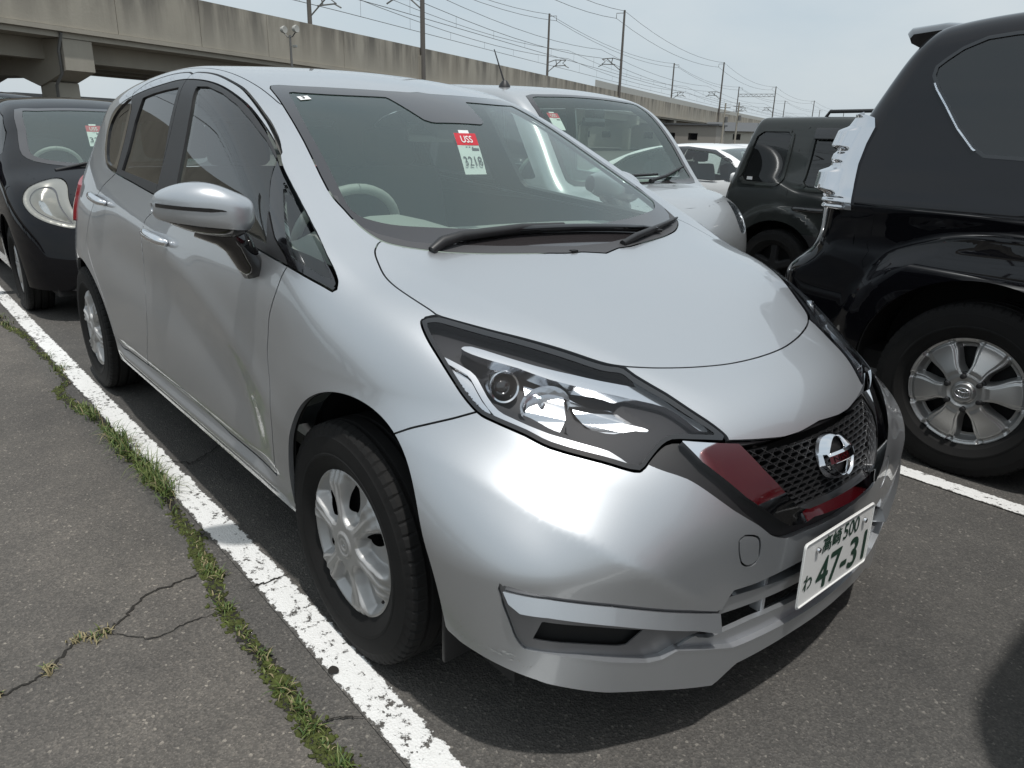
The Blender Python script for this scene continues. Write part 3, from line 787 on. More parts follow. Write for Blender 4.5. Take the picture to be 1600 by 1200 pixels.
# ---------------------------------------------------------------- silver hatchback: master surface
_zc = cspline([(.80, .600), (.72, .688), (.55, .773), (.30, .868), (.08, .940), (-.08, .994), (-.30, 1.104), (-.60, 1.264), (-.90, 1.398),
               (-1.10, 1.452), (-1.45, 1.494), (-1.9, 1.497), (-2.4, 1.452), (-2.8, 1.375), (-3.1, 1.28), (-3.3, 1.2)])
_crown = cspline([(.8, .10), (.5, .045), (.1, .062), (-.1, .10), (-.4, .15), (-.9, .17), (-1.3, .10), (-2.0, .075), (-3.2, .10)])
_ridge = cspline([(-.35, .64), (-.10, .60), (.126, .532), (.30, .457), (.44, .382), (.60, .28)])
def softp(q, w):
    q = q/w; return w*np.where(q > 30, q, np.log1p(np.exp(np.minimum(q, 30))))
def H_note(x, ay):
    return _zc(x)-_crown(x)*ay**2-.085*softp(ay-_ridge(x), .007)*sstep(-.22, -.02, x)*sstep(.70, .50, x)
_wz = cspline([(.15, .800), (.30, .826), (.45, .838), (.62, .8435), (.78, .842), (.88, .832), (.96, .810), (1.05, .778), (1.2, .715), (1.35, .655), (1.5, .588), (1.7, .49)])
_crz = cspline([(-2.6, .98), (-2.0, .955), (-1.29, .885), (-.9, .80), (-.5, .655), (-.3, .56), (0, .45)])
def W_note(x, z):
    w = _wz(z)
    w = w-.055*sstep(-2.2, -3.4, x)**1.0*1.2-.012*np.maximum(x+.2, 0)*sstep(1.1, .7, z)-.10*np.maximum(x-.25, 0)**2
    w = w+.0055*np.exp(-((z-_crz(x))/.050)**2)*sstep(-2.4, -1.6, x)*sstep(-.1, -.45, x)-.014*np.exp(-((z-_crz(x)+.17)/.11)**2)*sstep(-2.4, -1.7, x)*sstep(-.35, -.6, x)
    w = w+.010*np.exp(-((z-.308)/.020)**2)*sstep(-2.15, -1.95, x)*sstep(-.30, -.45, x)-.006*np.exp(-((z-.355)/.018)**2)*sstep(-2.15, -1.95, x)*sstep(-.30, -.45, x)
    d = .655-.26*(x-.2)-z
    w = w+.009*np.exp(-(np.sqrt(d*d+2e-4)-.0141)/.085)*sstep(.20, .40, x)
    r = np.hypot(x, z-.30); r2 = np.hypot(x+2.6, z-.30)
    w = w+.011*np.exp(-((r-.37)/.12)**2)*sstep(.2, .5, z)+.012*np.exp(-((r2-.37)/.09)**2)
    return w
_fx = cspline([(.0, .770), (.15, .782), (.30, .795), (.42, .800), (.52, .797), (.60, .785), (.66, .762), (.72, .728), (.8, .665), (.95, .50), (1.1, .32)])
def F_note(ay, z):
    u = sstep(.46, .74, z)
    # ridge across the bumper cheek: above it the skin leans back, below it turns under
    zc = .355+.74*(np.clip(ay, .2, .9)-.40)
    d = zc-z; ridge = .019*np.exp(-(np.sqrt(d*d+2e-4)-.0141)/.085)*sstep(.34, .54, ay)
    return _fx(z)+ridge-.005*sstep(.34, .54, ay)-(1-u)*(.31*ay**2+.20*ay**8)-u*(.59*ay**2+.62*ay**6)
_rx = cspline([(.15, -3.22), (.35, -3.27), (.6, -3.28), (.9, -3.12), (1.1, -2.96), (1.3, -2.79), (1.45, -2.66), (1.6, -2.5)])
def R_note(ay, z):
    return _rx(z)+.28*ay**2+.55*ay**6
_k1 = lerp([(.6, .12), (.2, .10), (-.1, .09), (-.3, .075), (-.9, .09), (-1.3, .09), (-3, .11)])
NOTE = Body(H_note, W_note, F_note, R_note, _k1, .10, .12, ((-3.4, .9), (-.93, .93), (.12, 1.56)), .013)

# outlines drawn on the hatchback: chart (S side x,z; T top x,y; F front y,z; O corner) and points in metres
SK = {
 'windscreen': ('T', [(-0.8921, 0.0432), (-0.9264, 0.2494), (-0.9799, 0.4073), (-1.0133, 0.4955), (-0.8868, 0.5244), (-0.6427, 0.5674), (-0.4185, 0.614), (-0.326, 0.6165), (-0.2462, 0.6125), (-0.1803, 0.5928), (-0.1456, 0.5604), (-0.1166, 0.5204), (-0.0882, 0.4737), (-0.0626, 0.4158), (-0.0308, 0.3228), (0.0023, 0.1817), (0.0176, 0.0741), (0.0176, -0.3), (-0.8921, -0.3)]),
 'glass_clear': ('T', [(-0.833, 0.0559), (-0.873, 0.3031), (-0.9235, 0.4353), (-0.9389, 0.4673), (-0.8739, 0.486), (-0.7364, 0.5193), (-0.5141, 0.562), (-0.3451, 0.5982), (-0.3048, 0.5969), (-0.2785, 0.5859), (-0.2339, 0.5349), (-0.199, 0.4548), (-0.1542, 0.3079), (-0.1173, 0.0722), (-0.1173, -0.3), (-0.833, -0.3)]),
 'cowl_line': ('T', [(-0.0163, 0.0661), (-0.0322, 0.15), (-0.0677, 0.3037), (-0.1118, 0.4388), (-0.1549, 0.5277), (-0.2096, 0.5879), (-0.2581, 0.6147), (-0.323, 0.6238), (-0.3875, 0.6027), (-0.3913, 0.6511), (-0.1504, 0.6775), (-0.0122, 0.5103), (0.1256, 0.2049), (0.1256, -0.3), (-0.0163, -0.3)]),
 'bonnet': ('T', [(0.0176, 0.0741), (0.0023, 0.1817), (-0.0308, 0.3228), (-0.0626, 0.4158), (-0.0882, 0.4737), (-0.1166, 0.5204), (-0.1456, 0.5604), (-0.1803, 0.5928), (-0.1645, 0.619), (-0.1431, 0.6356), (-0.1066, 0.6489), (-0.0549, 0.663), (-0.0012, 0.6669), (0.0625, 0.6632), (0.1222, 0.6554), (0.1574, 0.6475), (0.2417, 0.5907), (0.3058, 0.5356), (0.3683, 0.4799), (0.4325, 0.4262), (0.4601, 0.3909), (0.4796, 0.3545), (0.4985, 0.3077), (0.5226, 0.2292), (0.542, 0.14), (0.55, 0.07), (0.5525, 0.0), (0.5525, -0.12), (0.5525, -0.3), (0.0176, -0.3)]),
 'dlo': ('S', [(-2.0573, 1.3783), (-2.2022, 1.3527), (-2.3081, 1.3115), (-2.3263, 1.2469), (-2.2865, 1.1802), (-2.1891, 1.1168), (-2.1035, 1.0917), (-1.9702, 1.0751), (-1.7231, 1.0569), (-1.4354, 1.0342), (-0.9813, 1.0022), (-0.6946, 0.982), (-0.4235, 0.9609), (-0.2617, 0.9443), (-0.1348, 0.9188), (-0.0876, 0.9074), (-0.0937, 0.9187), (-0.1118, 0.933), (-0.1702, 0.9659), (-0.292, 1.0272), (-0.4268, 1.0944), (-0.5586, 1.1608), (-0.6351, 1.2041), (-0.7511, 1.2616), (-0.8834, 1.3179), (-1.0019, 1.357), (-1.1311, 1.3892), (-1.2558, 1.409), (-1.3937, 1.4199), (-1.5359, 1.4227), (-1.6856, 1.4141), (-1.8844, 1.3988)]),
 'frame_seam': ('S', [(-2.1337, 1.3749), (-2.0729, 1.3863), (-2.0338, 1.4007), (-1.9204, 1.4299), (-1.6792, 1.4498), (-1.4727, 1.4481), (-1.2775, 1.4342), (-1.0822, 1.3953), (-0.9492, 1.3534), (-0.8058, 1.2943), (-0.6972, 1.2413), (-0.6163, 1.1961)]),
 'front_glass': ('S', [(-1.314, 1.3935), (-1.2198, 1.391), (-1.0905, 1.3679), (-0.9564, 1.331), (-0.8284, 1.2841), (-0.7073, 1.2336), (-0.6074, 1.1843), (-0.5595, 1.1475), (-0.4843, 1.0865), (-0.3949, 0.9803), (-0.4899, 0.9872), (-0.7934, 1.0135), (-1.1762, 1.0481), (-1.1994, 1.0731), (-1.2467, 1.2065), (-1.2832, 1.3198)]),
 'rear_glass': ('S', [(-1.9014, 1.3675), (-1.771, 1.3814), (-1.6449, 1.3897), (-1.4866, 1.3964), (-1.4687, 1.2737), (-1.3825, 1.0659), (-1.5633, 1.0753), (-1.9003, 1.0909), (-1.9001, 1.1622), (-1.9188, 1.2724)]),
 'quarter_glass': ('S', [(-2.0649, 1.3708), (-2.1735, 1.347), (-2.2706, 1.3006), (-2.2944, 1.2418), (-2.2444, 1.1759), (-2.1548, 1.1155), (-2.0266, 1.1053), (-2.0334, 1.2013), (-2.0508, 1.2897)]),
 'front_quarter': ('S', [(-0.5143, 1.1347), (-0.4088, 1.083), (-0.3115, 1.0362), (-0.2131, 0.9861), (-0.1343, 0.9418), (-0.1123, 0.9264), (-0.1406, 0.9333), (-0.1993, 0.9499), (-0.2659, 0.9646), (-0.3004, 0.9862), (-0.3849, 1.0465)]),
 'front_seam': ('S', [(-0.2627, 0.9457), (-0.2736, 0.9216), (-0.2938, 0.872), (-0.323, 0.8153), (-0.3341, 0.7633), (-0.3448, 0.6964), (-0.3291, 0.5882), (-0.353, 0.4415), (-0.3767, 0.3463)]),
 'mid_seam': ('S', [(-1.3905, 1.0352), (-1.3628, 0.9854), (-1.4261, 0.9471), (-1.4337, 0.9066), (-1.4592, 0.8468), (-1.4911, 0.7367), (-1.4859, 0.6058), (-1.5192, 0.5121), (-1.6183, 0.354)]),
 'rear_seam': ('S', [(-1.9702, 1.0751), (-2.1207, 1.0129), (-2.1957, 0.9471), (-2.2564, 0.8745), (-2.322, 0.7983), (-2.3432, 0.7532), (-2.3074, 0.689), (-2.2113, 0.591), (-2.1364, 0.4968), (-2.1007, 0.3896), (-2.017, 0.3426), (-1.9095, 0.3471)]),
 'door_bottom': ('S', [(-1.9095, 0.3471), (-1.6902, 0.3523), (-1.1808, 0.3768), (-0.7463, 0.3492), (-0.3767, 0.3463)]),
 'headlight': ('O', [(0.3886, 0.8675), (0.3882, 0.8745), (0.3809, 0.8777), (0.3621, 0.88), (0.3393, 0.8784), (0.2467, 0.8613), (0.1624, 0.8446), (0.0787, 0.8248), (-0.0044, 0.8025), (-0.0489, 0.7954), (-0.0733, 0.7826), (-0.1136, 0.7646), (-0.1455, 0.7508), (-0.1926, 0.7267), (-0.2406, 0.7), (-0.27, 0.6749), (-0.2159, 0.6805), (-0.1615, 0.6862), (-0.1428, 0.6855), (-0.1268, 0.6787), (-0.1084, 0.6641), (-0.0956, 0.651), (-0.088, 0.6445), (-0.0778, 0.6429), (-0.0576, 0.6466), (-0.0071, 0.6589), (0.0941, 0.6785), (0.1461, 0.6964), (0.2122, 0.7152), (0.2422, 0.7258), (0.2738, 0.7501), (0.3042, 0.7811), (0.3365, 0.8138), (0.3679, 0.8437)]),
 'brow': ('O', [(0.2947, 0.8362), (0.2739, 0.8395), (0.2127, 0.8271), (0.1307, 0.8087), (0.0497, 0.7929), (-0.0044, 0.7822), (-0.0997, 0.7655), (-0.1215, 0.7599), (-0.1452, 0.7491), (-0.1924, 0.7249), (-0.2344, 0.6968), (-0.2119, 0.6992), (-0.1778, 0.7206), (-0.1384, 0.7392), (-0.0848, 0.7506), (-0.0178, 0.7635), (0.1023, 0.7883), (0.1699, 0.8067), (0.2243, 0.8175), (0.2714, 0.8277)]),
 'drl': ('O', [(0.3313, 0.8225), (0.3185, 0.82), (0.2696, 0.8024), (0.25, 0.7865), (0.2296, 0.7599), (0.2052, 0.7374), (0.1743, 0.7261), (0.0959, 0.7041), (-0.0064, 0.6837), (-0.0318, 0.6759), (-0.0624, 0.6599), (-0.0511, 0.6593), (-0.0068, 0.6703), (0.095, 0.6922), (0.1733, 0.7146), (0.2134, 0.7281), (0.2394, 0.7528), (0.2613, 0.7817), (0.2766, 0.7958), (0.3168, 0.8107)]),
 'indicator_pod': ('O', [(0.3164, 0.8086), (0.2763, 0.7937), (0.261, 0.7796), (0.242, 0.7526), (0.2216, 0.7319), (0.2432, 0.7369), (0.2691, 0.7573), (0.2967, 0.7861)]),
 'reflector_a': ('O', [(0.1529, 0.7959), (0.1153, 0.7877), (0.0648, 0.7788), (0.0598, 0.7384), (0.076, 0.7104), (0.1223, 0.7177), (0.1514, 0.7292), (0.1447, 0.7684)]),
 'reflector_b': ('O', [(0.0594, 0.7768), (0.0088, 0.7638), (-0.0845, 0.7453), (-0.1242, 0.7328), (-0.1712, 0.7101), (-0.1469, 0.7117), (-0.0834, 0.7181), (-0.0377, 0.7137), (0.001, 0.7181), (0.0395, 0.7459)]),
 'lamp_dark': ('O', [(0.0615, 0.7235), (0.0009, 0.7143), (-0.0378, 0.7099), (-0.0833, 0.7145), (-0.1356, 0.703), (-0.1088, 0.6872), (-0.0879, 0.6591), (-0.0637, 0.6638), (-0.0191, 0.6817), (0.0447, 0.695)]),
 'wing_seam': ('S', [(0.165, 0.64), (0.19, 0.648), (0.25, 0.682), (0.32, 0.712), (0.36, 0.732)]),
 'v_black': ('F', [(0.0886, 0.6551), (0.1703, 0.6587), (0.2904, 0.6727), (0.3551, 0.6795), (0.4063, 0.6853), (0.4256, 0.6836), (0.4456, 0.6768), (0.4724, 0.6621), (0.4854, 0.6547), (0.4611, 0.6419), (0.4253, 0.626), (0.3935, 0.5998), (0.3466, 0.5575), (0.2843, 0.5127), (0.2542, 0.4868), (0.2268, 0.4705), (0.1917, 0.4602), (0.1255, 0.4585), (0.0222, 0.4541), (-0.3, 0.4541), (-0.3, 0.6551)]),
 'v_chrome': ('F', [(0.0138, 0.5119), (0.141, 0.5135), (0.1741, 0.5236), (0.1997, 0.5502), (0.2535, 0.614), (0.2883, 0.6646), (0.4073, 0.6823), (0.3885, 0.6468), (0.3191, 0.5756), (0.2341, 0.5111), (0.2057, 0.4938), (0.1664, 0.4901), (0.1343, 0.4972), (0.0137, 0.4922), (-0.3, 0.4922), (-0.3, 0.5119)]),
 'grille': ('F', [(0.0886, 0.6551), (0.1703, 0.6587), (0.2883, 0.6646), (0.2535, 0.614), (0.1997, 0.5502), (0.1741, 0.5236), (0.141, 0.5135), (0.0138, 0.5119), (-0.3, 0.5119), (-0.3, 0.6551)]),
 'tow_cover': ('F', [(0.3141, 0.4968), (0.2904, 0.4879), (0.2817, 0.4711), (0.2806, 0.4513), (0.2825, 0.4306), (0.3054, 0.4236), (0.3273, 0.4361), (0.3377, 0.4585), (0.3416, 0.4785), (0.3404, 0.4936), (0.3282, 0.4989)]),
 'nose_seam': ('F', [(0.2987, 0.6749), (0.2904, 0.6727), (0.1703, 0.6587), (0.0886, 0.6551)]),
 'intake': ('F', [(-0.0074, 0.3698), (0.1351, 0.3778), (0.276, 0.372), (0.3389, 0.3748), (0.3447, 0.3687), (0.3667, 0.3297), (0.3747, 0.3029), (0.4295, 0.2885), (0.3843, 0.2711), (0.267, 0.2774), (0.1048, 0.2694), (-0.3, 0.2694), (-0.3, 0.3698)]),
 'slat': ('F', [(-0.3, 0.33), (0, 0.33), (0.16, 0.336), (0.335, 0.35), (0.352, 0.331), (0.36, 0.312), (0.16, 0.304), (0, 0.301), (-0.3, 0.301)]),
 'wing_bar': ('F', [(0.7893, 0.4524), (0.7339, 0.4444), (0.6237, 0.4139), (0.4514, 0.3588), (0.3707, 0.3311), (0.3744, 0.2945), (0.4429, 0.3247), (0.6196, 0.3813), (0.7322, 0.4142), (0.7671, 0.4194), (0.781, 0.4326)]),
 'bezel': ('F', [(0.796, 0.4646), (0.7342, 0.4486), (0.6243, 0.4185), (0.4527, 0.3642), (0.3632, 0.33), (0.3744, 0.2945), (0.43, 0.2904), (0.4692, 0.2758), (0.5018, 0.2585), (0.5374, 0.2622), (0.6692, 0.3006), (0.7484, 0.3161), (0.7618, 0.3292), (0.7709, 0.35), (0.7872, 0.4166)]),
 'fog': ('F', [(0.7381, 0.3877), (0.6471, 0.365), (0.5477, 0.3358), (0.578, 0.3061), (0.5948, 0.307), (0.6721, 0.3278), (0.7489, 0.3459)]),
 'lip': ('F', [(0.0583, 0.2201), (0.292, 0.2206), (0.3224, 0.222), (0.4732, 0.2669), (0.5011, 0.2549), (0.5361, 0.2551), (0.6684, 0.2925), (0.7565, 0.3129), (0.7184, 0.2411), (0.6704, 0.2261), (0.4702, 0.1721), (0.3609, 0.1444), (0.3013, 0.1779), (0.1111, 0.182), (-0.3, 0.182), (-0.3, 0.2201)]),
 'bumper_bottom': ('F', [(0.83, 0.315), (0.8117, 0.2856), (0.7897, 0.2738), (0.7638, 0.2615), (0.7184, 0.2411), (0.6706, 0.2278), (0.4713, 0.1778), (0.3618, 0.1484), (0.3024, 0.1819), (0.1198, 0.1915)]),
 'bumper_crease': ('F', [(0.8096, 0.6547), (0.7793, 0.6382), (0.6945, 0.6022), (0.6038, 0.5512), (0.4965, 0.4573), (0.4023, 0.3616)]),
 'front_arch': ('S', [(-0.2773, 0.2715), (-0.269, 0.3852), (-0.2446, 0.4979), (-0.1967, 0.5841), (-0.1222, 0.6482), (-0.047, 0.686), (0.0026, 0.7015), (0.0712, 0.7037), (0.1296, 0.6857), (0.1804, 0.6444), (0.2712, 0.5844), (0.3405, 0.5217), (0.3898, 0.4416), (0.4085, 0.3656), (0.4049, 0.2804)]),
 'rear_arch': ('S', [(-2.6521, 0.5686), (-2.3849, 0.6201), (-2.2958, 0.6215), (-2.2152, 0.5817), (-2.1402, 0.4903), (-2.1007, 0.3896), (-2.0156, 0.3373), (-1.7789, 0.3393)]),
 'scuff_a': ('F', [(0.8271, 0.3573), (0.8238, 0.3504), (0.8175, 0.3456), (0.8117, 0.3295), (0.8153, 0.3218), (0.8204, 0.3232), (0.823, 0.3272)]),
 'scuff_b': ('F', [(0.8214, 0.3173), (0.8156, 0.3182), (0.8049, 0.3134), (0.789, 0.3183), (0.7726, 0.322), (0.7538, 0.2989), (0.7344, 0.2772), (0.7579, 0.2811), (0.7804, 0.2903), (0.7982, 0.295), (0.8125, 0.297), (0.8187, 0.3008)]),
}

# ---------------------------------------------------------------- silver hatchback: panels cut from the master surface
S2 = math.sqrt(.5)
def chart(ch, V):
    x, y, z = V.T; ay = np.abs(y)
    return np.stack({'S': (x, z), 'T': (x, ay), 'F': (ay, z), 'O': ((ay-x)*S2, z), 'B': (ay, z)}[ch], 1)

def fld(name, V, n=3, sharp=()):
    """signed distance (m, positive inside) to a sketched outline"""
    ch, pts = SK[name]
    if n: pts = smooth_poly(pts, n, True, sharp)
    d = sdpoly(chart(ch, V), pts)
    x, y, z = V.T
    lim = {'S': np.abs(y)-.42, 'T': z-.62, 'F': x-.05, 'O': x+.02}[ch]
    return np.minimum(d, lim*3)

def polyfld(ch, pts, V): return sdpoly(chart(ch, V), np.array(pts))

car = thing('silver_hatchback', 'silver hatchback parked nose out with a white number plate and dark V-shaped grille', 'car')
MASTER = NOTE.mesh()
V0 = MASTER[0]
def SKP(k): return SK[k][1]

# lower edge and wheel openings
_bb = sorted(SKP('bumper_bottom'))
def zbottom(V):
    x, y, z = V.T; ay = np.abs(y)
    front = np.interp(ay, [p[0] for p in _bb], [p[1] for p in _bb])
    return np.where(x > .1, front, .262)
ARCH = [(.062, .30, .347, .407), (-2.50, .30, .40, .365)]
def arch_field(V, grow=0):
    x, y, z = V.T; d = np.full(len(V), 9.)
    for cx, cz, a, b in ARCH:
        q = np.hypot((x-cx)/(a+grow), (z-cz)/(b+grow))
        d = np.minimum(d, np.where(np.abs(y) > .42, (q-1)*min(a, b), 9))
    return d
Mb = clip(MASTER, np.minimum(MASTER[0][:, 2]-zbottom(MASTER[0]), arch_field(MASTER[0])))
G = .0022     # half of a shut line

def cut_in(Ms, *ds):
    d = ds[0]
    for q in ds[1:]: d = np.minimum(d, q)
    return clip(Ms, d-G)
def cut_out(Ms, d): return clip(Ms, -d-G)

def take(Ms, fn):
    """split a mesh by a field function: inside part, remainder (with a shut-line gap)"""
    d = fn(Ms[0]); return clip(Ms, d-G), clip(Ms, -d-G)

# windscreen, bonnet, headlights
ws, rest = take(Mb, lambda V: fld('windscreen', V))
bonnet, rest = take(rest, lambda V: fld('bonnet', V))
lamp, rest = take(rest, lambda V: fld('headlight', V))
# bumper with the nose panel
BUMP = SKP('wing_seam')+[(.42, .80), (.44, .86), (1.0, .86), (1.0, 0), (.1, 0), (.15, .5)]
bump, rest = take(rest, lambda V: polyfld('S', BUMP, V))
# doors
fs, ms_, rs_, db = SKP('front_seam'), SKP('mid_seam'), SKP('rear_seam'), SKP('door_bottom')
frame = [tuple(p) for p in smooth_poly(SKP('frame_seam'), 6, False)]
fs, ms_, rs_ = ([tuple(p) for p in smooth_poly(q, 5, False)] for q in (fs, ms_, rs_))
BP = [(-1.40, 1.08), (-1.43, 1.25), (-1.46, 1.442)]         # seam up the middle of the B pillar
FD = fs+db[::-1][1:-1][:3]+[ms_[-1]]+ms_[::-1][1:]+BP+[p for p in frame if p[0] > -1.44]+[(-.545, 1.13), (-.46, 1.06), (-.37, 1.0), (-.29, .965)]
RD = [ms_[i] for i in range(len(ms_))]+[p for p in db[::-1] if p[0] < -1.62]+rs_[::-1]+[(-1.99, 1.2), (-2.02, 1.33), (-2.08, 1.385)]+[p for p in frame if -2.05 < p[0] < -1.49]+BP[::-1]
fdoor, rest = take(rest, lambda V: np.minimum(polyfld('S', FD, V), (np.abs(V[:, 1])-.42)*3))
rdoor, rest = take(rest, lambda V: np.minimum(polyfld('S', RD, V), (np.abs(V[:, 1])-.42)*3))

def side(Ms, s): return clip(Ms, Ms[0][:, 1]*s)
dlo = lambda V: fld('dlo', V)

# roof skin set off from the body sides by a ditch
def ditch(V):
    x, y, z = V.T; ay = np.abs(y)
    return np.minimum(.535+.03*np.clip((-x-1.0), 0, 1.2)-ay, np.minimum(z-1.28, -.86-x))
roof, rest = take(rest, ditch)
emit('roof', with_rim(roof, .012), M['silver'], car)
body_metal, body_black = None, None
body_metal = cut_out(rest, dlo(rest[0]))
body_dlo = cut_in(rest, dlo(rest[0]))
# rear window and tail lamps at the back of the shell
def rearwin(V):
    x, y, z = V.T; return np.minimum(np.minimum(.56-np.abs(y), .14-np.abs(z-1.20)), (-2.55-x)*3)
backglass, body_metal = take(body_metal, rearwin)
def taill(V):
    x, y, z = V.T; return np.minimum(np.minimum(.085-np.abs(z-1.00+.25*(x+3.0)), (-2.62-x)*1.0), np.abs(y)-.52)
tail, body_metal = take(body_metal, taill)
emit('body_shell', with_rim(body_metal, .014), M['silver'], car)
emit('rear_window', backglass, M['side_glass'], car)
for s in (-1, 1): emit('tail_lamp', with_rim(offset(side(tail, s), .012), .03), M['red_lens'], car)
emit('bonnet', with_rim(bonnet, .016), M['silver'], car)

# windscreen: glass pane with a printed black border lying on its inner face
clear = fld('glass_clear', ws[0])
_sens = polyfld('T', [(-1.05, .20), (-.885, .175), (-.685, .125), (-.665, .10), (-.665, -.2), (-1.05, -.2)], ws[0])
clearf = np.minimum(clear, -_sens)
wglass = offset(clip(ws, clearf+.02), -.002)
scr = emit('windscreen', wglass, M['windscreen'], car)
fr = offset(clip(ws, -clearf), .0006)
emit('glass_border', fr, M['frit'], scr)

# side doors, both sides
for s in (-1, 1):
    for nm, D, gls, gm in (('front_door', fdoor, 'front_glass', 'side_glass'), ('rear_door', rdoor, 'rear_glass', 'privacy')):
        d = side(D, s)
        o = emit(nm, with_rim(cut_out(d, dlo(d[0])), .016), M['silver'], car)
        inn = cut_in(d, dlo(d[0]))
        g = fld(gls, inn[0], 0)
        emit('window_frame', with_rim(clip(inn, -g), .02), M['black_plastic'], o)
        emit('window_glass', offset(clip(inn, g), -.006), M[gm], o)
    b = side(body_dlo, s)
    gq = np.maximum(fld('quarter_glass', b[0], 2), fld('front_quarter', b[0], 0))
    pt_ = clip(b, -gq)
    for q in (clip(pt_, pt_[0][:, 0]+1.2), clip(pt_, -1.2-pt_[0][:, 0])): emit('pillar_trim', with_rim(q, .02), M['gloss_black'], car)
    front = clip(b, gq)
    emit('quarter_glass', offset(clip(front, -1.2-front[0][:, 0]), -.006), M['privacy'], car)
    emit('quarter_glass', offset(clip(front, front[0][:, 0]+1.2), -.006), M['side_glass'], car)

# ---------------------------------------------------------------- bumper, grille, lamps
def bf(name, n=2, sharp=()): return lambda V: fld(name, V, n, sharp)
vblack, b2 = take(bump, bf('v_black'))
tow, b2 = take(b2, bf('tow_cover', 4))
def lowbits(V):
    d = fld('bezel', V, 0)
    for k in ('intake', 'slat', 'lip', 'wing_bar'): d = np.maximum(d, fld(k, V, 0))
    return d-.0012
low, b2 = take(b2, lowbits)
bo = emit('front_bumper', with_rim(b2, .012), M['silver'], car)
for s in (-1, 1): emit('tow_hook_cover', with_rim(offset(side(tow, s), -.0008), .006), M['silver'], bo)
lowV = low
def piece(nm, base, key, off, mt, rim, parent, n=2, sharp=(), minus=(), lev=1):
    p = clip(base, fld(key, base[0], n, sharp)+.02)
    p = subdivide(p, lev, NOTE); p = clip(p, fld(key, p[0], n, sharp))
    for k in minus: p = clip(p, -fld(k, p[0], 1))
    if len(p[2]) == 0: return None
    return emit(nm, with_rim(offset(p, off), rim), mt, parent)
def tilted(nm, base, key, top, o0, k, mt, rim, parent, fade=None, n=0, grow=0):
    """strip whose face leans back to the sky: flush at its upper edge, further out at its lower edge"""
    p = subdivide(clip(base, fld(key, base[0], n)+.02), 2, NOTE); p = clip(p, fld(key, p[0], n)+grow); V = p[0]; ay = np.abs(V[:, 1])
    tp = np.array(sorted(top)); o = o0+k*np.clip(np.interp(ay, tp[:, 0], tp[:, 1])-V[:, 2], 0, .09)
    if fade: o = o*sstep(fade[0], fade[1], ay)
    V2 = V+p[1]*o[:, None]
    return emit(nm, with_rim((V2, vnormals(V2, p[2]), p[2]), rim), mt, parent)
low2 = clip(bump, fld('bezel', bump[0], 0)+.03)
def uppers(k):
    P = [p for p in SKP(k) if p[0] >= 0]; out = []
    for a in np.linspace(min(p[0] for p in P), max(p[0] for p in P), 40):
        zs = [p[1]+(q[1]-p[1])*(a-p[0])/(q[0]-p[0]) for p, q in zip(P, P[1:]+P[:1]) if min(p[0], q[0]) <= a <= max(p[0], q[0]) and abs(p[0]-q[0]) > 1e-6]
        if zs: out.append((a, max(zs)))
    return out
TOPS = {k: uppers(k) for k in ('wing_bar', 'slat', 'lip')}
for s in (-1, 1):
    L = side(bump, s)
    piece('fog_surround', L, 'bezel', -.005, M['satin_grey'], .003, bo, 0, (), ('fog', 'intake'))
    piece('fog_recess', L, 'fog', -.034, M['gloss_black'], .01, bo, 1)
    tilted('bumper_blade', L, 'wing_bar', TOPS['wing_bar'], .004, .48, M['silver'], .05, bo)
piece('intake_bar', bump, 'slat', -.012, M['silver'], .03, bo, 0)
for y in (-.215, .215):
    p = NOTE.project(np.array([[.775, y, .34]]), 4)[0][0]
    box('intake_strut', (p[0]-.030, y, .325), (.03, .014, .11), M['silver'], bo, bevel=.003)
tilted('front_lip', bump, 'lip', TOPS['lip'], .014, .06, M['silver'], .06, bo, (.75, .60), 0, .010)
piece('intake_backing', bump, 'intake', -.060, M['dark'], .0, bo, 0)
# V-shaped surround
piece('grille_surround', bump, 'v_black', -.010, M['black_plastic'], .03, bo, 2, (), ('grille',))
piece('grille_backing', bump, 'v_black', -.075, M['dark'], .0, bo, 1)
p = subdivide(clip(bump, fld('v_chrome', bump[0], 1)+.02), 2, NOTE); p = clip(p, fld('v_chrome', p[0], 1)); V = p[0]
V2 = V+p[1]*(.012+.65*np.clip(.516-V[:, 2], 0, .03)*sstep(.22, .09, np.abs(V[:, 1])))[:, None]      # the foot of the V leans back to the sky
emit('chrome_v', with_rim((V2, vnormals(V2, p[2]), p[2]), .04), M['chrome'], bo)
